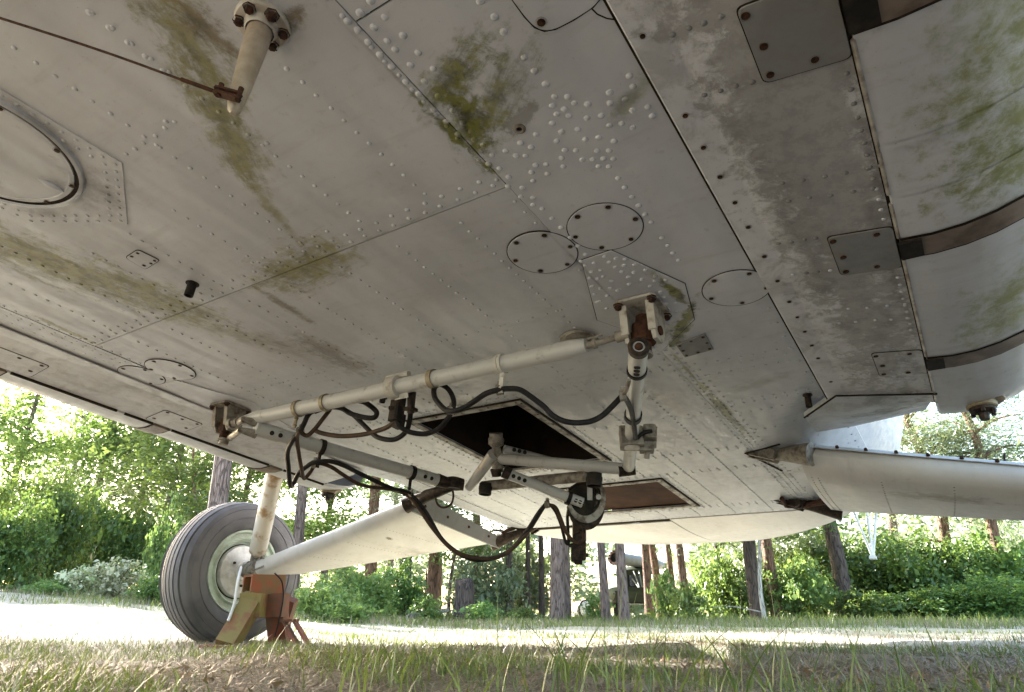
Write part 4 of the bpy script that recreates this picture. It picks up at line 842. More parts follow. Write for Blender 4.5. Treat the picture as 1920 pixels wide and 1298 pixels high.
for x, y, r_, tt_ in ((910, 917, 0.029, tJ - 0.05), (1114, 900, 0.032, depth(R1))):
    c = at_t(x, y, tt_); b = MB(); b.lathe(c, (0, 0, -1), [(r_, -0.025), (r_, 0.026), (r_ * 0.85, 0.026), (r_ * 0.82, 0.012), (0.0001, 0.012)], 18); b.lathe(c, (0, 0, -1), [(r_ + 0.002, -0.01), (r_ + 0.002, 0.004)], 18); b.build("rubber_buffer", M_black, sling)
# hook
tH = tP + 0.02; cH = at_t(1112, 930, tH); Xh = (at_t(1212, 930, tH) - at_t(1012, 930, tH)).normalized(); Yh = (at_t(1112, 830, tH) - at_t(1112, 1030, tH)); Yh = (Yh - Xh * Yh.dot(Xh)).normalized(); Nh = Xh.cross(Yh)
px_ = tH / F
def hp(x, y, o=0.0): return cH + Xh * ((x - 1112) * px_) + Yh * ((930 - y) * px_) + Nh * o
b = MB(); b.prism([hp(*q) for q in ((1066, 918), (1100, 898), (1112, 905), (1112, 975), (1085, 982), (1068, 965))], Nh * 0.03); b.box(hp(1102, 925), (0.05, 0.11, 0.05), Xh, Yh, Nh); o = b.build("hook_body", M_black, sling)
b = MB(); b.box(hp(1104, 918, 0.036), (0.022, 0.075, 0.012), Xh, Yh, Nh); b.cyl(hp(1120, 928, 0.03), hp(1120, 928, 0.045), 0.012, None, 8); b.build("hook_catch", M_tube, o)
arc_o, arc_i = [], []
for k in range(25):
    t = math.radians(60 - k * (60 + 170) / 24); arc_o.append((1098 + 36 * math.cos(t), 932 - 45 * math.sin(t))); arc_i.append((1096 + 29 * math.cos(t), 926 - 38 * math.sin(t)))
b = MB()
for k in range(24): b.prism([hp(*arc_o[k]), hp(*arc_o[k + 1]), hp(*arc_i[k + 1]), hp(*arc_i[k])], Nh * 0.036)
b.prism([hp(1110, 900, -0.02), hp(1126, 905, -0.02), hp(1128, 935, -0.02), hp(1118, 958, -0.02), hp(1108, 960, -0.02)], Nh * 0.006); b.cyl(hp(1121, 928, -0.02), hp(1121, 928, -0.008), 0.01, None, 10)
b.build("hook_guard", M_dirtyframe, o)
b = MB()
for k in range(24): b.prism([hp(arc_o[k][0] * 0.96 + 43.5, arc_o[k][1] + 14), hp(arc_o[k + 1][0] * 0.96 + 43.5, arc_o[k + 1][1] + 14), hp(arc_i[k + 1][0] * 0.94 + 66, arc_i[k + 1][1] + 12), hp(arc_i[k][0] * 0.94 + 66, arc_i[k][1] + 12)], Nh * 0.03)
b.build("hook_jaw", M_darksteel, o)
b = MB(); b.box(hp(1086, 1000), (0.058, 0.10, 0.035), Xh, Yh, Nh, bev=0.006); b.box(hp(1080, 1036), (0.045, 0.075, 0.03), Xh, Yh, Nh); b.box(hp(1094, 1034), (0.02, 0.07, 0.036), Xh, Yh, Nh); b.cyl(hp(1084, 1005, 0.014), hp(1084, 1005, 0.03), 0.02, None, 12); b.box(hp(1084, 1053), (0.035, 0.02, 0.03), Xh, Yh, Nh)
for q in ((1068, 950), (1068, 962), (1073, 1012), (1098, 1040), (1070, 1022)): b.cyl(hp(q[0] - 4, q[1], 0.01), hp(q[0] + 4, q[1], 0.01), 0.008, None, 6)
b.build("hook_latch", M_darksteel, o)
# hoses
def hose(pts, ts, r=0.0085, m=M_hose, lab=None):
    n = len(pts); P_ = []
    for i, (x, y) in enumerate(pts):
        f = i / (n - 1) * (len(ts) - 1); j = min(int(f), len(ts) - 2); P_.append(at_t(x, y, ts[j] + (ts[j + 1] - ts[j]) * (f - j)))
    o = MB().tube(spline(P_, 7), r, 9).build("hose", m, sling)
    if lab: o['label'] = lab
tL, tM, tR = depth(along(560)), depth(along(740)), depth(along(937)); tl = depth(L0.lerp(L1, 0.32)); tl2 = depth(L0.lerp(L1, 0.82))
hose([(624,763),(600,766),(580,776),(570,795),(563,808),(548,827),(539,849),(541,878),(544,910),(550,907),(560,888),(575,875),(588,868),(617,865),(644,873),(668,885),(699,900),(735,916),(760,922),(775,932),(800,963),(830,1013),(870,1043),(905,1050),(950,1037),(985,1000),(1010,962),(1024,945)], [tL, tL, tl, tl - 0.05, tl2, tl2 - 0.05, tP], 0.0095, lab="longest dark hose hanging in a deep loop below the frame")
hose([(619,768),(605,786),(590,805),(575,817),(561,810),(557,824),(560,849),(565,878),(570,897),(580,888),(590,873),(599,869),(621,876),(644,891),(671,907),(699,914),(735,918),(762,928),(783,950),(812,992),(850,1032),(900,1047),(945,1040),(982,1008),(1003,978),(1020,950)], [tL, tL - 0.03, tl, tl - 0.02, tl2, tl2 - 0.1, tP + 0.03], 0.008, M_hosebrown)
hose([(590,772),(612,764),(631,761),(654,753),(678,753),(695,762),(706,773),(702,783),(684,783),(658,776),(641,766),(624,763)], [tL, tL - 0.02, tM + 0.1, tL], 0.0095)
hose([(641,766),(662,778),(682,797),(695,810),(710,821),(734,825),(751,819),(763,806),(768,789),(770,770)], [tL, tM + 0.05, tM], 0.009)
hose([(742,785),(749,799),(763,808),(781,813),(802,813),(822,804),(837,789),(847,772),(851,755),(846,738),(836,726),(822,721),(814,730),(815,745),(824,758),(836,769),(849,771),(866,767),(886,755),(912,738),(937,731),(954,729),(975,731),(997,745),(1019,762),(1036,779),(1055,789),(1080,793),(1108,790),(1130,779),(1150,760),(1168,741)], [tM, tM - 0.02, tM - 0.03, tR, tR - 0.05, tR - 0.1, depth(R0) + 0.15], 0.0088, lab="black hose looping from the connector to the short right tube")
hose([(1168,742),(1176,752),(1183,768),(1187,785),(1190,808),(1192,822)], [depth(R0) + 0.12, tq - 0.06], 0.0085)
hose([(1195,822),(1206,812),(1222,808)], [tq - 0.06, tq - 0.05], 0.007)
hose([(588,806),(605,813),(640,818),(680,815),(708,808),(728,800),(742,788)], [tL, tM], 0.0085, M_hosebrown, "rust brown hose behind the connector")
hose([(1030,947),(1042,952),(1052,975),(1060,995),(1072,1012),(1086,1018),(1094,1010),(1090,995)], [tP, tH - 0.03], 0.008, M_hosebrown)
hose([(1032,947),(1042,960),(1052,985),(1060,1015),(1066,1019),(1065,995),(1064,970),(1066,955)], [tP, tH], 0.007)
hose([(815,925),(820,945),(832,952),(846,945),(850,928),(846,912)], [tJ + 0.02, tJ], 0.005, M_hosebrown)
hose([(1168,741),(1174,732),(1180,712)], [depth(R0) + 0.12, depth(R0) + 0.05], 0.006, M_dirtytube)
for x, y, t_ in ((563, 808, tl), (590, 870, tl - 0.02), (1026, 946, tP), (846, 770, tM - 0.02), (937, 731, tR - 0.03), (1168, 742, depth(R0) + 0.12), (770, 930, tl2)):
    c = at_t(x, y, t_); b = MB(); b.lathe(c, Vector((0.3, -0.8, 0.1)), [(0.012, -0.01), (0.017, -0.01), (0.017, 0.01), (0.012, 0.01)], 12); b.box(c + Vector((0, 0, 0.012)), (0.012, 0.012, 0.03)); b.build("hose_clip", M_dirtytube, sling)

# ------------------------------------------------------------------ jack stand (world frame)
def stand():
    e = bpy.data.objects.new("jack_stand", None); C.objects.link(e); yj = 4.05
    e.location = (gx(490, yj), yj, 0); ROOT_INV[e.name] = Matrix.Translation(-e.location)
    tag(e, "rusty red trestle jack stand under the far wheel's landing gear fairing", "jack stand")
    def W(px, py, d=yj): return wpt(px, py, d)
    # top beam: square hollow tube pointing at the camera's right
    a, b_ = W(463, 1096, yj - 0.05), W(526, 1096, yj + 0.10); d = (b_ - a).normalized(); w = 0.105
    m = MB(); up = Vector((0, 0, 1)); sd = d.cross(up)
    th = 0.012
    for off, sz in ((up * (w / 2 - th / 2), (None, w, th)), (-up * (w / 2 - th / 2), (None, w, th)), (sd * (w / 2 - th / 2), (None, th, w - 2 * th)), (-sd * (w / 2 - th / 2), (None, th, w - 2 * th))):
        m.box((a + b_) / 2 + off, ((b_ - a).length, sz[1], sz[2]), d, sd, up)
    m.box((a + b_) / 2 + d * 0.03, ((b_ - a).length - 0.1, w - 2 * th, w - 2 * th), d, sd, up, mi=1); m.build("top_beam", [M_red, M_black], e, False)
    def leg(p, q, w_, m_, nm="leg"):
        d_ = (q - p); L = d_.length; d_.normalize(); x = Vector((0, 1, 0)); x = (x - d_ * x.dot(d_)).normalized(); MB().box((p + q) / 2, (w_, w_, L), d_.cross(x), x, d_).build(nm, m_, e, False)
    zt = a.z - w / 2
    def G(px, d_): return Vector((gx(px, d_), d_, 0.0))
    leg(Vector((gx(479, yj), yj - 0.04, zt - 0.02)) , G(432, yj - 0.22), 0.10, M_olive)
    leg(Vector((gx(506, yj), yj + 0.06, zt - 0.01)), G(532, yj + 0.16), 0.10, M_redstain)
    leg(Vector((gx(478, yj), yj - 0.045, zt + 0.004)), Vector((gx(478, yj), yj - 0.045, zt - 0.12)), 0.12, M_olive, "leg_socket")
    leg(Vector((gx(507, yj), yj + 0.065, zt + 0.006)), Vector((gx(508, yj), yj + 0.065, zt - 0.12)), 0.12, M_redstain, "leg_socket")
    leg(Vector((gx(512, yj), yj + 0.3, zt - 0.02)), G(528, yj + 0.38), 0.07, M_redstain)
    m = MB(); p, q = W(543, 1165, yj + 0.02), W(570, 1212, yj - 0.1); d_ = (q - p).normalized()
    for o_ in (-0.03, 0.03): m.box((p + q) / 2 + Vector((o_, 0, 0)), (0.012, 0.07, (q - p).length + 0.02), d_.cross(Vector((0, 1, 0))), (0, 1, 0), d_)
    m.box(p + Vector((0, 0, 0.005)), (0.09, 0.07, 0.014)); m.build("foot_channel", M_redstain, e, False)
    m = MB(); m.tube(spline([W(452, 1064), W(446, 1090, yj - 0.12), W(440, 1130, yj - 0.15), W(428, 1165, yj - 0.2)], 5), 0.008, 7); m.build("white_strap", M_vehwhite, e)
    m = MB(); m.tube(spline([W(515, 1075, yj - 0.05), W(528, 1090, yj - 0.07), W(531, 1120, yj - 0.07), W(524, 1160, yj - 0.07), W(515, 1195, yj - 0.07)], 5), 0.004, 6); m.build("thin_cable", M_hose, e)
    for px, d_ in ((432, yj - 0.22), (532, yj + 0.16)): MB().box(G(px, d_) + Vector((0, 0, 0.006)), (0.2, 0.2, 0.012)).build("foot_plate", M_redstain, e, False)
stand()

# ------------------------------------------------------------------ ground
def ground_mat():
    m, nt, b = nt_new("dry_grassy_ground"); k = NB(nt); co = k.n('ShaderNodeTexCoord').outputs['Object']
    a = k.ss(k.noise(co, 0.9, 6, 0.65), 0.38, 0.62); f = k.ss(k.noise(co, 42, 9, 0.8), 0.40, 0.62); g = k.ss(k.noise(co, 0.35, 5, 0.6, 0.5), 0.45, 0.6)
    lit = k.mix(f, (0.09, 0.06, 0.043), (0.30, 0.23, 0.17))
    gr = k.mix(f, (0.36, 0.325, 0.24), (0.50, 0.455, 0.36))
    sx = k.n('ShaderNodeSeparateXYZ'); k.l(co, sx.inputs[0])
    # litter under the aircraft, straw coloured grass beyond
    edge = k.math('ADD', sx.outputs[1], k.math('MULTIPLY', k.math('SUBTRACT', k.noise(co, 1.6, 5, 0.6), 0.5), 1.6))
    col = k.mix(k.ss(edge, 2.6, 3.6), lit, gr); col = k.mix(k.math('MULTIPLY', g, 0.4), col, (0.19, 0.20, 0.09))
    k.l(col, b.inputs['Base Color']); b.inputs['Roughness'].default_value = 0.95
    k.l(k.bump(k.noise(co, 45, 6, 0.7), 0.7, 0.03), b.inputs['Normal']); return m
def gh(x, y):
    r2 = np.hypot(x, y); return (0.012 * np.sin(3.1 * x + 1.3 * y) + 0.01 * np.sin(1.7 * y - 2.2 * x + 2) + 0.008 * np.sin(5.3 * x + 4.1 * y)) * np.clip((r2 - 0.5) / 1.5, 0, 1) * np.exp(-(r2 / 30) ** 2) - 0.004 + 0.075 * np.clip(-x - 1.2, 0, 7) * np.clip((y - 4.8) / 4.5, 0, 1)
u = np.linspace(-1, 1, 141); g1 = np.sinh(u * 6.5) / np.sinh(6.5) * 500
X, Y = np.meshgrid(g1, g1 + 3, indexing='ij'); V = np.stack([X, Y, gh(X, Y)], -1).reshape(-1, 3); n = len(g1)
I = np.arange(n * n).reshape(n, n); Q = np.stack([I[:-1, :-1], I[1:, :-1], I[1:, 1:], I[:-1, 1:]], -1).reshape(-1, 4)
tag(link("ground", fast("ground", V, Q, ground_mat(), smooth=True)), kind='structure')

def leaf_mat(name, c, c2, trans=0.5, rough=0.42, spec=True):
    m = bpy.data.materials.new(name); m.use_nodes = True; nt = m.node_tree; nt.nodes.clear(); k = NB(nt)
    out = k.n('ShaderNodeOutputMaterial'); g = k.n('ShaderNodeNewGeometry'); oi = k.n('ShaderNodeObjectInfo')
    co = k.n('ShaderNodeTexCoord').outputs['Object']
    f = k.math('ADD', k.math('MULTIPLY', g.outputs['Random Per Island'], 0.75), k.math('MULTIPLY', k.noise(co, 1.3, 3), 0.5))
    col = k.mix(k.ss(f, 0.2, 0.95), c, c2)
    hs = k.n('ShaderNodeHueSaturation'); k.l(col, hs.inputs['Color']); k.l(k.math('MULTIPLY_ADD', oi.outputs['Random'], 0.5, 0.75), hs.inputs['Value']); k.l(k.math('MULTIPLY_ADD', oi.outputs['Random'], 0.03, 0.485), hs.inputs['Hue']); col = hs.outputs[0]
    d = k.n('ShaderNodeBsdfPrincipled'); k.l(col, d.inputs['Base Color']); d.inputs['Roughness'].default_value = rough
    t = k.n('ShaderNodeBsdfTranslucent'); k.l(k.mix(0.35, col, (0.30, 0.36, 0.04)), t.inputs[0])
    mx = k.n('ShaderNodeMixShader'); mx.inputs[0].default_value = trans; k.l(d.outputs[0], mx.inputs[1]); k.l(t.outputs[0], mx.inputs[2]); k.l(mx.outputs[0], out.inputs[0]); return m
M_leaf = leaf_mat("maple_leaf", (0.045, 0.10, 0.026), (0.12, 0.21, 0.055), 0.45)
M_leafl = leaf_mat("light_leaf", (0.10, 0.19, 0.055), (0.22, 0.33, 0.11), 0.5)
M_leafpale = leaf_mat("pale_flowering_leaf", (0.26, 0.32, 0.14), (0.55, 0.56, 0.42), 0.3)
M_needle = leaf_mat("pine_needles", (0.095, 0.135, 0.075), (0.19, 0.23, 0.14), 0.35)
M_grass = leaf_mat("green_grass", (0.06, 0.11, 0.022), (0.15, 0.20, 0.055), 0.35)
M_straw = leaf_mat("dry_straw", (0.16, 0.115, 0.075), (0.40, 0.345, 0.26), 0.15)
def bark_mat(name, c, c2):
    m, nt, b = nt_new(name); k = NB(nt); co = k.n('ShaderNodeTexCoord').outputs['Object']
    v = k.n('ShaderNodeTexVoronoi', feature='DISTANCE_TO_EDGE'); k.l(k.scl(co, (1, 1, 0.11)), v.inputs['Vector']); v.inputs['Scale'].default_value = 30; v.inputs['Randomness'].default_value = 1
    cr = k.ss(k.math('ADD', v.outputs['Distance'], k.math('MULTIPLY', k.math('SUBTRACT', k.noise(co, 60, 4), 0.5), 0.16)), 0.0, 0.12); nz = k.noise(k.scl(co, (1, 1, 0.3)), 14, 6, 0.7)
    col = k.mix(k.ss(nz, 0.35, 0.65), c, c2); col = k.mix(cr, tuple(x * 0.5 for x in c), col); k.l(col, b.inputs['Base Color']); b.inputs['Roughness'].default_value = 0.9
    k.l(k.bump(k.math('ADD', cr, nz), 0.8, 0.03), b.inputs['Normal']); return m
M_bark = bark_mat("pine_bark", (0.15, 0.105, 0.085), (0.24, 0.185, 0.16)); M_barkred = bark_mat("reddish_pine_bark", (0.17, 0.09, 0.055), (0.27, 0.16, 0.105)); M_barkdark = bark_mat("dark_bark", (0.07, 0.052, 0.042), (0.12, 0.09, 0.075))
M_birch = bark_mat("birch_bark", (0.40, 0.38, 0.33), (0.6, 0.58, 0.52))

_h = 7.4 / math.tan(SUN_EL); SHX, SHY = -0.9 + math.sin(SUN_AZ) * _h, 1.7 + math.cos(SUN_AZ) * _h     # unseen tree added to shade the ground left of the camera
# ------------------------------------------------------------------ grass and litter
def blades(P, H, Wd, lean, az, segs=3):
    """curved blades, P (n,3)"""
    n = len(P); V = np.zeros((n, (segs + 1) * 2, 3), np.float32); dx, dy = np.cos(az), np.sin(az); wx, wy = -np.sin(az + rng.uniform(-1, 1, n)), np.cos(az + rng.uniform(-1, 1, n))
    for i in range(segs + 1):
        t = i / segs; h = H * (t - 0.18 * lean * t * t); o = H * lean * t ** 1.8; w = Wd * (1 - t ** 1.6) * 0.5 + 0.0003
        c = P + np.stack([dx * o, dy * o, h], -1); ww = np.stack([wx * w, wy * w, np.zeros(n)], -1); V[:, 2 * i] = c - ww; V[:, 2 * i + 1] = c + ww
    q = np.array([[2 * i, 2 * i + 1, 2 * i + 3, 2 * i + 2] for i in range(segs)]); Q = (np.arange(n)[:, None, None] * ((segs + 1) * 2) + q[None]).reshape(-1, 4)
    return V.reshape(-1, 3), Q
def scatter(n, d0, d1, p=1.0, spread=1.0):
    d = d0 + (d1 - d0) * rng.uniform(0, 1, n) ** p; x = d * rng.uniform(-0.85, 0.85, n) * spread; y = d; return np.stack([x, y, gh(x, y)], -1)
def clumpy(P, sc, thr):
    f = np.sin(P[:, 0] * sc + 1.7) * np.sin(P[:, 1] * sc * 1.13 + 0.6) + 0.6 * np.sin(P[:, 0] * sc * 2.7 + P[:, 1] * sc * 1.9) + rng.normal(0, 0.35, len(P)); return P[f > thr]
def grass(name, parts, m):
    Vs, Qs, o = [], [], 0
    for V, Q in parts: Vs.append(V); Qs.append(Q + o); o += len(V)
    tag(link(name, fast(name, np.concatenate(Vs), np.concatenate(Qs), m)), kind='stuff')
def mk(P, h0, h1, w0, w1, l0, l1, segs=3): n = len(P); return blades(P, rng.uniform(h0, h1, n), rng.uniform(w0, w1, n), rng.uniform(l0, l1, n), rng.uniform(0, 6.283, n), segs)
near = [mk(clumpy(scatter(19000, 1.0, 3.4, 0.7), 2.6, 0.25), 0.015, 0.065, 0.002, 0.0045, 0.2, 1.1), mk(clumpy(scatter(330, 1.05, 2.6), 3.4, 0.4), 0.06, 0.17, 0.003, 0.006, 0.15, 1.0, 5),
        mk(clumpy(scatter(24000, 2.8, 9.0), 1.2, 0.2), 0.012, 0.05, 0.003, 0.007, 0.2, 1.0), mk(scatter(16000, 8.5, 13, 1.0), 0.03, 0.13, 0.005, 0.010, 0.1, 0.8, 2), mk(clumpy(scatter(500, 9.0, 13, 1.0), 0.7, 0.2), 0.1, 0.24, 0.005, 0.010, 0.1, 0.8, 2), mk(scatter(22000, 12, 24, 1.2), 0.06, 0.22, 0.01, 0.022, 0.1, 0.8, 2)]
# the tall single blades in front of the lens: photo column of the foot, tip row, lean
tall = []
for px, ty, lean, w in ((700,1165,0.15,.004),(755,1178,0.25,.004),(800,1160,-0.3,.003),(835,1130,0.35,.003),(935,1080,-0.02,.006),(940,1175,0.3,.004),(1025,1150,0.25,.0035),(1150,1055,0.12,.004),(1160,1110,0.2,.003),(1230,1120,0.3,.004),(1300,1165,-0.3,.004),(1375,1080,0.1,.004),(1455,1040,-0.03,.0055),(1440,1150,0.2,.003),(1500,1170,0.4,.004),(1570,1165,0.3,.0045),(1580,1100,0.28,.004),(1640,1190,0.02,.002),(690,1200,0.4,.004),(1080,1190,0.5,.004),(1240,1180,-0.4,.005),(1180,1200,0.1,.006),(1255,1170,0.25,.006),(1330,1205,0.5,.004),(40,1200,0.35,.004),(70,1195,0.4,.003),(95,1215,0.1,.005),(170,1215,0.05,.004),(215,1210,0.12,.003),(700,1215,-0.3,.005),(900,1205,0.3,.005),(960,1215,-0.3,.006),(1010,1225,0.2,.005)):
    d = random.uniform(1.15, 1.7); x = gx(px, d); r = ray(px, ty); h = CAM_H + r[2] / r[1] * d + 0.01
    V, Q = blades(np.array([[x, d, -0.01]]), np.array([h * (1 + 0.15 * abs(lean))]), np.array([w]), np.array([abs(lean)]), np.array([0.0 if lean > 0 else math.pi]) + rng.uniform(-0.4, 0.4, 1), 8); tall.append((V, Q))
for px0, sp, cnt, tlo, thi in ((1200, 90, 34, 1130, 1215), (1440, 60, 16, 1150, 1215), (700, 60, 14, 1170, 1225), (90, 110, 14, 1195, 1230), (950, 120, 16, 1170, 1230), (1600, 90, 10, 1190, 1225)):
    for i in range(cnt):
        px = random.gauss(px0, sp); ty = random.uniform(tlo, thi); d = random.uniform(1.2, 2.0); r = ray(px, ty); h = CAM_H + r[2] / r[1] * d + 0.01; ln = random.uniform(0.1, 1.1)
        tall.append(blades(np.array([[gx(px, d), d, -0.01]]), np.array([h * (1 + 0.25 * ln)]), np.array([random.uniform(.0025, .0055)]), np.array([ln]), rng.uniform(0, 6.28, 1), 7))
grass("green_grass", near + tall, M_grass)
P = scatter(24000, 1.0, 4.2, 0.8); n = len(P)
lit = blades(P + np.array([0, 0, 0.004]), rng.uniform(0.04, 0.12, n) * 0.35, rng.uniform(0.0015, 0.0045, n), rng.uniform(1.5, 4.0, n), rng.uniform(0, 6.283, n), 2)
grass("dry_litter", [lit, mk(clumpy(scatter(4500, 1.1, 5, 0.8), 1.9, 0.3), 0.02, 0.09, 0.0012, 0.003, 0.3, 1.6), mk(scatter(9000, 8.5, 14), 0.03, 0.14, 0.004, 0.008, 0.1, 0.7, 2), mk(scatter(6000, 2.8, 7), 0.015, 0.05, 0.003, 0.006, 0.3, 1.2, 2)], M_straw)

# ------------------------------------------------------------------ leaf clouds
def leafquads(Cn, size, flat=0.6, asp=0.6):
    n = len(Cn); d = rng.normal(size=(n, 3)); d[:, 2] *= 0.6; d /= np.linalg.norm(d, axis=1, keepdims=True); up = rng.normal(size=(n, 3)) * (1 - flat) + np.array([0, 0, flat]); w = np.cross(d, up); w /= np.linalg.norm(w, axis=1, keepdims=True) + 1e-9
    s = size * np.exp(rng.normal(-0.08, 0.34, n))[:, None]; nrm = np.cross(w, d)
    V = np.stack([Cn - d * s * 0.5, Cn + w * s * asp * 0.5 + nrm * s * 0.08, Cn + d * s * 0.5 - nrm * s * 0.06, Cn - w * s * asp * 0.5 + nrm * s * 0.08], 1).reshape(-1, 3); return V, np.arange(4 * n).reshape(-1, 4)
def bush_points(nl, ncl, rx, rz, r_cl, hollow=0.35, low=0.0):
    d = rng.normal(size=(ncl, 3)); d /= np.linalg.norm(d, axis=1, keepdims=True); rad = rng.uniform(hollow, 1, ncl)[:, None] ** 0.6 * rng.uniform(0.6, 1.28, ncl)[:, None]
    c = d * rad * np.array([rx, rx, rz]) + np.array([0, 0, rz]); c = c[c[:, 2] > low]; c = c[rng.uniform(size=len(c)) > 0.12]
    k = rng.integers(0, len(c), nl); off = rng.normal(size=(nl, 3)) * r_cl * np.array([1, 1, 0.55]) * rng.uniform(0.5, 1.3, nl)[:, None]; off[:, 2] -= 0.25 * (off[:, 0] ** 2 + off[:, 1] ** 2) / max(r_cl, .01); P = c[k] + off; P[:, 2] = np.maximum(P[:, 2], 0.03); return P, c
def stems(c, m, n, r=0.018, base=0.06):
    b = MB(); idx = rng.choice(len(c), min(n, len(c)), replace=False)
    for i in idx: q = Vector(c[i]); p = Vector((random.uniform(-base, base), random.uniform(-base, base), -0.05)); b.tube(spline([p, p.lerp(q, 0.5) + Vector((q.x * -0.15, q.y * -0.15, 0.12 * q.z)), q], 3), [r * (1 - 0.75 * t / 6) for t in range(7)], 5, False)
    return b.mesh("stem", m)
Pl = clumpy(scatter(4200, 1.0, 4.0, 0.8), 2.1, -0.1) + np.array([0, 0, 0.009]); M_dead = leaf_mat("dead_leaf", (0.085, 0.042, 0.025), (0.25, 0.155, 0.09), 0.1)
V, Q = leafquads(Pl, 0.026, 0.78, 0.5); tag(link("dead_leaves", fast("dead_leaves", V, Q, M_dead)), kind='stuff')
BUSH = []
for nl, ncl, r_cl, size, hol in ((5600, 66, 0.14, 0.082, 0.25), (12500, 105, 0.145, 0.058, 0.15), (2000, 40, 0.14, 0.105, 0.2), (4200, 62, 0.16, 0.08, 0.2)):
    P, c = bush_points(nl, ncl, 0.85, 0.5, r_cl, hol); V, Q = leafquads(P, size); BUSH.append((V, Q, stems(c, M_barkdark, 14, 0.014)))
bush_mesh = {}
def bush(px, top, wpx, d, kind, m, label, name="leafy_bush", base=0.0, group=None):
    key = (kind, m.name)
    if key not in bush_mesh: bush_mesh[key] = fast("foliage", BUSH[kind][0], BUSH[kind][1], m)
    x = gx(px, d); h = CAM_H + (1150 - top) / F * d * 1.02 - base - float(gh(x, d)); sx = wpx / F * d / 1.9
    e = bpy.data.objects.new(name, None); C.objects.link(e); e.location = (x, d, base + float(gh(x, d)) - 0.01); e.rotation_euler = (0, 0, random.uniform(0, 6.28)); e.scale = (sx, sx, h / 1.1)
    tag(e, label, "bush", group or "bushes along the edge of the wood"); link("foliage", bush_mesh[key], e); link("stem", BUSH[kind][2], e); return e
# pines and other trees
def trunk_mesh(r, h, bend, m, seed, branches=8, b0=2.5):
    rnd = random.Random(seed); b = MB(); pts = [Vector((bend * math.sin(i * 0.7 + seed) * 0.5 * i / 8, bend * math.cos(i * 0.9 + seed) * 0.5 * i / 8, h * i / 12 - 0.1)) for i in range(13)]
    rs = [r * (1.0 - 0.055 * i) for i in range(13)]; rs[0] *= 1.18; b.tube(pts, rs, 16, False)
    tips = []
    for k in range(branches):
        z = b0 + (h - b0) * rnd.uniform(0, 0.95); i = min(11, int(z / h * 12)); p = pts[i]; t = rnd.uniform(0, 6.28); L = rnd.uniform(0.8, 2.0) * (1.15 - 0.6 * z / h); q = p + Vector((math.cos(t) * L, math.sin(t) * L, rnd.uniform(-0.2, 0.5)))
        b.tube(spline([p, p.lerp(q, 0.5) + Vector((0, 0, 0.12)), q], 3), [r * 0.28 * (1 - 0.12 * j) for j in range(7)], 6, False); tips += [p.lerp(q, 0.55), p.lerp(q, 0.8), q]
    return b.mesh("trunk", m), np.array([tuple(t) for t in tips]) if tips else np.zeros((0, 3))
def needle_crown(tips, per=260, rad=0.5):
    nt_ = len(tips); n = nt_ * per; k = np.repeat(np.arange(nt_), per); c = tips[k] + rng.normal(size=(n, 3)) * rad * np.array([0.9, 0.9, 0.42]); V, Q = leafquads(c, 0.13, 0.3, 0.16); return V, Q
def leaf_crown(tips, per=220, rad=0.5, size=0.1):
    nt_ = len(tips); k = np.repeat(np.arange(nt_), per); c = tips[k] + rng.normal(size=(len(k), 3)) * rad * np.array([1, 1, 0.5]); return leafquads(c, size)
TREES = {}
def tree(px, wpx, d, label, kind="pine", bark=None, lean=0.0, variant=0, group=None):
    r = wpx / F * d / 2; bark = bark or M_bark; key = (kind, variant, bark.name)
    if key not in TREES:
        H_ = {"pine": 9.0, "lowpine": 7.5, "leafy": 7.0, "bare": 8.0, "sapling": 3.5}[kind]; b0 = {"pine": 4.2, "lowpine": 1.9, "leafy": 1.6, "bare": 5.0, "sapling": 0.5}[kind]; nb = {"pine": 13, "lowpine": 20, "leafy": 24, "bare": 8, "sapling": 10}[kind]
        tm, tips = trunk_mesh(0.15 if kind != "sapling" else 0.05, H_, 0.25 if kind != "leafy" else 0.4, bark, 3 + 7 * variant + len(kind), nb, b0)
        if kind in ("leafy", "sapling"): V, Q = leaf_crown(tips, 165, 0.44 if kind == "leafy" else 0.25, 0.11 if kind == "leafy" else 0.08); cm = fast("crown", V, Q, M_leafl if variant % 2 == 0 else M_leaf)
        else: V, Q = needle_crown(tips, 280, 0.48); cm = fast("crown", V, Q, M_needle)
        TREES[key] = (tm, cm)
    tm, cm = TREES[key]; e = bpy.data.objects.new({"pine": "pine_tree", "lowpine": "pine_tree", "bare": "pine_tree"}.get(kind, "deciduous_tree"), None); C.objects.link(e)
    e.location = (gx(px, d), d, float(gh(gx(px, d), d))); e.rotation_euler = (0, lean, 0); tag(e, label, "tree", group or "trees at the edge of the clearing"); base = 0.15 if kind != "sapling" else 0.05; f = r / base
    t_ = link("trunk", tm, e); t_.scale = (f, f, 1); t_.rotation_euler = (0, 0, 0); c_ = link("crown", cm, e); return e
tree(376, 39, 11.0, "thick grey pine trunk directly behind the big wheel", "pine", M_bark, -0.01, 0)
tree(352, 9, 14.0, "thin leaning stem just left of the thick trunk behind the wheel", "sapling", M_barkred, -0.12, 1)
tree(543, 22, 14.0, "grey trunk seen between the shock strut and the belly", "pine", M_bark, 0.0, 1)
tree(690, 24, 17, "brown trunk rising above the far gear fairing", "pine", M_barkred, 0.0, 2)
tree(757, 26, 13.5, "short dark brown trunk under maple leaves, right of the stand", "lowpine", M_barkdark, 0.0, 0)
tree(806, 22, 17, "left trunk of the reddish pair below the fairing tip", "pine", M_barkred, 0.02, 0)
tree(818, 16, 19, "right, thinner trunk of the reddish pair below the fairing tip", "pine", M_barkred, 0.0, 1)
tree(842, 7, 16, "thin pale sapling beside the dark stump", "sapling", M_bark, 0.02, 0)
tree(893, 17, 17, "reddish trunk just right of the dark stump", "pine", M_barkred, 0.0, 2)
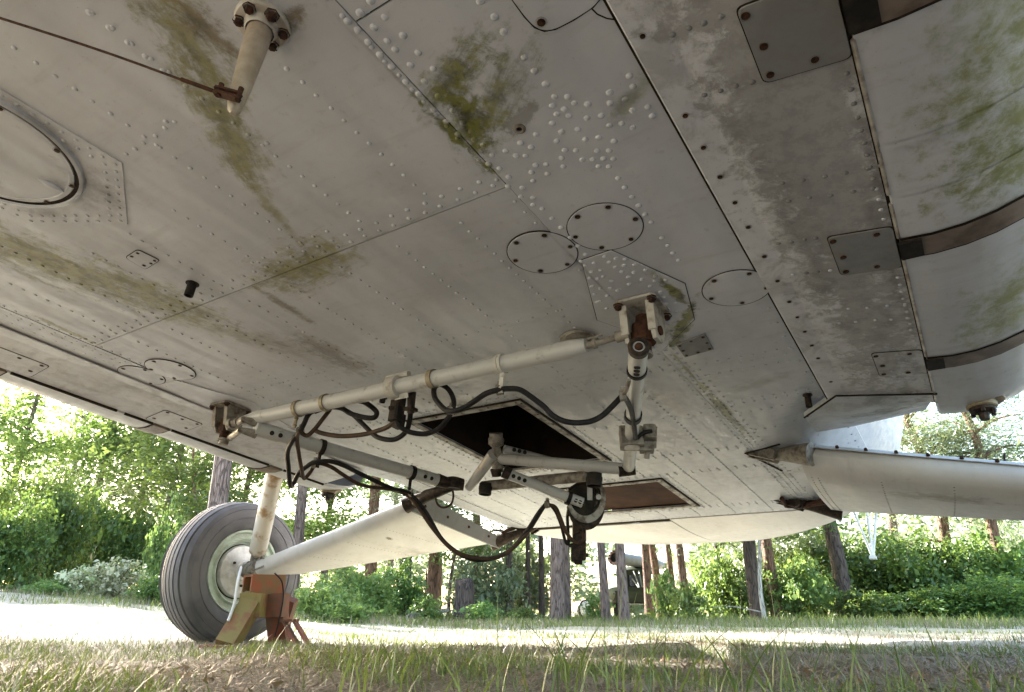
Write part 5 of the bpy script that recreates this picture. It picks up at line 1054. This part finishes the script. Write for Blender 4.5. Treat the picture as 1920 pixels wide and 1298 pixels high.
tree(955, 14, 15, "dark low pine with drooping boughs behind the hose loop", "lowpine", M_barkdark, 0.0, 1)
tree(990, 9, 16, "thin dark trunk left of the hook", "pine", M_barkdark, 0.0, 0)
tree(1016, 11, 16, "second thin dark trunk left of the hook", "pine", M_barkdark, 0.0, 1)
tree(1045, 27, 12.5, "stout grey trunk just left of the hanging hook latch", "pine", M_bark, 0.0, 0)
tree(1063, 14, 14, "slim grey trunk right behind the stout one by the hook", "pine", M_bark, 0.01, 1)
tree(1136, 16, 12.5, "slightly leaning grey trunk in front of the parked vehicle, left one", "pine", M_bark, -0.02, 2)
tree(1170, 19, 12.0, "slightly leaning grey trunk in front of the parked vehicle, right one", "pine", M_bark, -0.015, 1)
tree(1218, 16, 16, "reddish trunk at the right flank of the parked vehicle", "pine", M_barkred, -0.01, 0)
tree(1240, 15, 18, "leaning reddish trunk behind the sapling leaves", "pine", M_barkred, -0.05, 2)
tree(1265, 12, 17, "thin reddish trunk, third from the vehicle", "pine", M_barkred, -0.02, 1)
tree(1287, 15, 15, "pale edged reddish trunk beneath the belly's rear end", "pine", M_barkred, -0.01, 2)
tree(1360, 14, 18, "dim trunk among light leaves right of the belly's rear end", "lowpine", M_barkdark, 0.0, 0)
tree(1422, 26, 14, "dark trunk immediately left of the birch", "lowpine", M_barkdark, 0.0, 1)
tree(1433, 8, 12.5, "thin white birch stem against dark trunks", "sapling", M_birch, 0.0, 1)
tree(1458, 22, 15, "dark reddish trunk immediately right of the birch", "lowpine", M_barkred, 0.0, 0)
tree(1588, 29, 15, "dark trunk under the tail skid at the maple thicket", "pine", M_barkdark, 0.0, 2)
tree(1800, 24, 17, "tall pine whose crown shows beside the tank's drain valve", "lowpine", M_barkred, 0.0, 2)
tree(1905, 22, 16, "pine at the right edge with crown above the gear fairing", "lowpine", M_barkred, 0.0, 0)
tree(1700, 22, 22, "farther pine behind the bright rear hull side", "lowpine", M_bark, 0.0, 1)
for i, (px, d, kd, v, lab) in enumerate(((-40, 17, "leafy", 0, "light green leafy tree at the left picture edge"), (60, 21, "lowpine", 1, "hazy pine behind the leafy tree at the left edge"), (130, 19, "leafy", 1, "dark leafed tree above the pale flowering bush"), (215, 20, "lowpine", 2, "pine with open crown left of centre under the far tank"), (270, 17, "leafy", 2, "slender leafy tree left of the wheel"), (320, 23, "lowpine", 0, "distant pine right above the big tyre"), (430, 20, "leafy", 1, "leafy tree between wheel trunk and shock strut"), (480, 24, "lowpine", 1, "distant pine behind the shock strut"), (600, 20, "leafy", 0, "leafy tree behind the gear fairing's upper edge"), (720, 26, "lowpine", 2, "distant pine behind the fairing tip"))):
    tree(px, 14, d, lab, kd, M_bark, random.uniform(-0.05, 0.05), v)
for a in (
    (35, 868, 190, 12.0, 1, M_leaf, "tall dark green bush at the left edge"), (-30, 930, 180, 10.5, 1, M_leaf, "dark bush cut by the left edge, in front of the tall one"),
    (165, 915, 190, 14.0, 1, M_leaf, "round dark maple bush behind the pale flowering bush"), (250, 960, 120, 15.0, 0, M_leaf, "dark green bush left of the tyre"),
    (205, 1058, 120, 10.5, 2, M_leafpale, "pale cream flowering bush in the sun left of the tyre"), (135, 1072, 90, 10.2, 2, M_leafpale, "smaller pale flowering bush, left of its twin"),
    (295, 945, 100, 12.5, 3, M_leafl, "light green bush touching the tyre's left side"), (90, 1090, 90, 10.0, 0, M_leafl, "low light green bush in front of the dark ones"), (285, 1075, 80, 10.0, 0, M_leaf, "low green bush at the foot of the tyre"),
    (600, 1085, 130, 9.5, 3, M_leafl, "light maple bush directly right of the tyre"), (668, 1060, 150, 11.0, 0, M_leafl, "large light maple bush under the gear fairing"), (735, 1050, 120, 13.0, 0, M_leaf, "maple foliage around the short brown trunk"),
    (655, 1130, 110, 9.0, 2, M_leafl, "low sunny sapling in the grass right of the stand"), (800, 1120, 70, 12.0, 2, M_leafl, "small light bush between stump and brown trunk"), (905, 1130, 80, 12.0, 2, M_leafl, "small leafy bush right of the stump"),
    (905, 1020, 160, 15.0, 3, M_needle, "dark drooping evergreen thicket under the hose loop"), (985, 1010, 150, 17.0, 3, M_needle, "dark evergreen thicket left of the hook"), (980, 1140, 70, 13.0, 2, M_leafl, "little yellow green bush by the thin dark trunks"),
(1115, 1118, 60, 13.5, 2, M_leafl, "light bush at the foot of the left leaning trunk"), (1200, 1150, 60, 13.0, 2, M_leafl, "leafy bush hiding the vehicle's underside"), (1252, 1075, 60, 13.5, 2, M_leafl, "upright leafy sapling among the reddish trunks"), (1290, 1100, 80, 13.0, 2, M_leafl, "light bush below the belly's rear end"),
    (1345, 1015, 110, 16.0, 3, M_leafl, "airy light green bush right of the last reddish trunk"), (1400, 1050, 130, 15.5, 3, M_leaf, "mid green bush behind the birch"), (1500, 1040, 130, 15, 0, M_leafl, "sunny yellow green bush right of the birch"),
    (1540, 990, 170, 17, 0, M_leaf, "maple thicket left of the tail skid"), (1660, 985, 220, 17, 1, M_leaf, "dense dark maple thicket behind the tail skid"), (1775, 985, 250, 16, 1, M_leaf, "dense dark maple thicket right of the tail skid"), (1890, 1000, 170, 16, 0, M_leaf, "dark maple bush at the right edge"),
    (1840, 1080, 220, 14, 1, M_leaf, "low spreading dark bush at the lower right edge"), (1720, 1100, 170, 14.5, 0, M_leaf, "low green bush in front of the dark thicket"), (1900, 960, 150, 19.0, 3, M_needle, "hazy brownish evergreen behind the right bush"), (1610, 1110, 110, 14, 2, M_leaf, "low bush at the foot of the dark trunk below the tail skid")):
    bush(*a)
b_, tips = trunk_mesh(0.11, 9.2, 0.3, M_bark, 91, 26, 6.0); V, Q = leaf_crown(tips, 260, 0.42, 0.15)  # tree added with its crown out of view, to shade the left ground
e = bpy.data.objects.new("deciduous_tree", None); C.objects.link(e); e.location = (SHX, SHY, 0); tag(e, "unseen added shade tree, its bare trunk behind the tall dark bush at the left edge", "tree"); link("trunk", b_, e); link("crown", fast("crown", V, Q, M_leaf), e)
# far wood, its haze put into the pale leaf colour
P = []
for i in range(34):
    px = -150 + i * 64 + random.uniform(-25, 25); d = random.uniform(34, 48); h = random.uniform(6, 13) if px < 520 or px > 1500 else random.uniform(3, 7); nl = 1500
    if 1160 < px < 1300 or 520 < px < 600: h *= 0.35
    c = np.stack([gx(px, d) + rng.normal(0, 1.5, nl), d + rng.normal(0, 1.2, nl), rng.uniform(0.1, 1, nl) ** 0.9 * h], -1); k = np.sin(c[:, 0] * 2.1) + np.sin(c[:, 2] * 2.6 + c[:, 0]) + rng.normal(0, .4, nl); P.append(c[k > -0.3])
V, Q = leafquads(np.concatenate(P), 0.34); tag(link("distant_wood", fast("distant_wood", V, Q, M_needle)), kind='stuff')
# stump, log
d = 13.0; b = MB(); pts = []; N_ = 22
for (z, f) in ((-0.1, 1.25), (0.1, 1.05), (0.4, 0.97), (0.62, 0.95)): pts.append([Vector((math.cos(2 * math.pi * k / N_) * 0.19 * f * (1 + 0.1 * math.sin(5 * k)), math.sin(2 * math.pi * k / N_) * 0.19 * f * (1 + 0.1 * math.sin(5 * k)), z + (random.uniform(-0.06, 0.16) if z > 0.6 else 0))) for k in range(N_)])
ringloft(b, pts); o = b.build("tree_stump", M_barkdark); o.location = (gx(870, d), d, 0); tag(o, "broken dark tree stump standing among the trunks", "stump")
b = MB(); d = 12.0; b.tube([Vector((gx(768, d), d, 0.09)), Vector((gx(800, d + 1), d + 1, 0.16)), Vector((gx(838, d + 2.2), d + 2.2, 0.22))], [0.07, 0.06, 0.04], 10); tag(b.build("fallen_branch", M_birch), "pale fallen branch lying left of the dark stump", "branch")

# ------------------------------------------------------------------ things parked far behind
def vehicle():
    d = 20.0; e = bpy.data.objects.new("parked_vehicle", None); C.objects.link(e); e.location = (gx(1190, d), d, 0); e.rotation_euler = (0, 0, math.radians(-12)); e.scale = (1, 1, 0.82)
    tag(e, "olive green vehicle with a white cylinder on its roof, parked behind two grey trunks", "vehicle")
    b = MB(); b.box((0, 0.6, 0.75), (1.15, 2.4, 0.5), bev=0.12); b.box((-0.05, -0.55, 0.72), (1.0, 0.3, 0.35), bev=0.1); b.build("body", M_veh, e)
    b = MB(); b.lathe((-0.5, -0.35, 0.8), (0, 1, 0), [(0.02, -0.35), (0.2, -0.28), (0.26, 0.0), (0.26, 0.5)], 18); b.build("fender", M_vehpale, e)
    b = MB(); b.box((0.02, 0.75, 1.28), (0.95, 1.6, 0.6), bev=0.1); b.lathe((0.0, 0.7, 1.5), (0, 0, 1), [(0.6, 0), (0.56, 0.12), (0.4, 0.22), (0.0001, 0.27)], 22); b.build("cab", M_veh, e)
    b = MB(); b.box((0.17, -0.062, 1.24), (0.56, 0.03, 0.36), bev=0.03); b.build("windscreen", M_glass, e)
    b = MB(); b.tube([(-0.42, -0.3, 1.98), (0.65, 0.9, 1.84)], [0.2, 0.2], 24, False); b.tube([(0.65, 0.9, 1.84), (0.95, 1.25, 1.8)], [0.2, 0.08], 24); o = b.build("roof_cylinder", M_vehgrey, e)
    ax = Vector((-1.07, -1.2, 0.14)).normalized(); b = MB(); b.lathe((-0.42, -0.3, 1.98), ax, [(0.155, 0.05), (0.165, 0.06), (0.245, 0.055), (0.245, 0.0), (0.2, -0.02)], 28); 
    for j in range(14):
        t = j * 0.4488; dd_, uu, ww = b.frame(ax); c = Vector((-0.42, -0.3, 1.98)) + (uu * math.cos(t) + ww * math.sin(t)) * 0.235; b.cyl(c, c + ax * 0.085, 0.02, None, 6)
    b.build("flange", M_rust, o); MB().lathe((-0.42, -0.3, 1.98), ax, [(0.18, 0.01), (0.0001, -0.1)], 20).build("bore", M_black, o)
    b = MB(); b.prism([(0.52, -0.5, 0.35 + 0.0), (0.72, -0.5, 0.42), (0.78, -0.5, 0.75), (0.66, -0.5, 1.05), (0.55, -0.5, 0.95), (0.45, -0.5, 0.7), (0.44, -0.5, 0.45)], (0, 0.04, 0)); b.build("side_shield", M_vehpale, e)
    b = MB(); b.tube([(0.62, -0.45, 1.0), (0.62, -0.35, 1.55)], 0.03, 8); b.box((0.55, -0.35, 1.56), (0.28, 0.05, 0.06)); b.build("mirror_arm", M_vehwhite, e)
    b = MB()
    for p, q in (((0.05, -0.1, 1.55), (0.32, -0.7, 0.55)), ((0.2, -0.1, 1.55), (0.33, -0.72, 0.5)), ((0.0, -0.1, 1.3), (0.32, -0.7, 0.75))): b.tube([p, q], 0.022, 6)
    b.build("stay_rod", M_vehpale, e)
    for x in (-0.45, 0.45):
        for y in (-0.2, 1.4): b = MB(); b.lathe((x, y, 0.3), (1, 0, 0), [(0.0001, -0.09), (0.18, -0.1), (0.29, -0.09), (0.3, 0), (0.29, 0.09), (0.18, 0.1), (0.0001, 0.09)], 22); b.build("wheel", M_tyredark, e)
vehicle()
def roller():
    d = 18.0; e = bpy.data.objects.new("white_drum", None); C.objects.link(e); e.location = (gx(1097, d), d, 0); tag(e, "small white drum with a dark rim left of the parked vehicle", "drum")
    b = MB(); b.lathe((0, 0, 0.26), (0.5, -0.85, 0), [(0.0001, 0.12), (0.15, 0.11), (0.19, 0.06), (0.19, -0.3), (0.0001, -0.3)], 24); b.build("drum_body", M_vehwhite, e)
    b = MB(); b.lathe((0, 0, 0.26), (0.5, -0.85, 0), [(0.19, 0.05), (0.22, 0.04), (0.22, -0.03), (0.19, -0.05)], 24); b.build("drum_rim", M_darksteel, e)
    b = MB(); b.box((0, 0.05, 0.04), (0.3, 0.3, 0.12)); b.build("drum_cradle", M_darksteel, e)
roller()
def trailer():
    d = 22.0; e = bpy.data.objects.new("grey_trailer", None); C.objects.link(e); e.location = (gx(784, d), d, 0); tag(e, "small grey green trailer between tree trunks behind the gear fairing", "trailer"); b = MB(); b.box((0, 0, 0.55), (1.0, 1.6, 0.38), bev=0.06); b.build("trailer_box", M_vehpale, e)
    for x in (-0.45, 0.45): b = MB(); b.lathe((x, 0, 0.28), (1, 0, 0), [(0.0001, -0.08), (0.27, -0.08), (0.28, 0), (0.27, 0.08), (0.0001, 0.08)], 18); b.build("wheel", M_tyredark, e)
    b = MB(); b.tube([(0.3, -0.8, 0.45), (0.3, -0.8, 1.4)], 0.025, 6); b.tube([(0, -0.8, 0.45), (0, -1.6, 0.4)], 0.04, 6); b.build("drawbar", M_darksteel, e)
trailer()
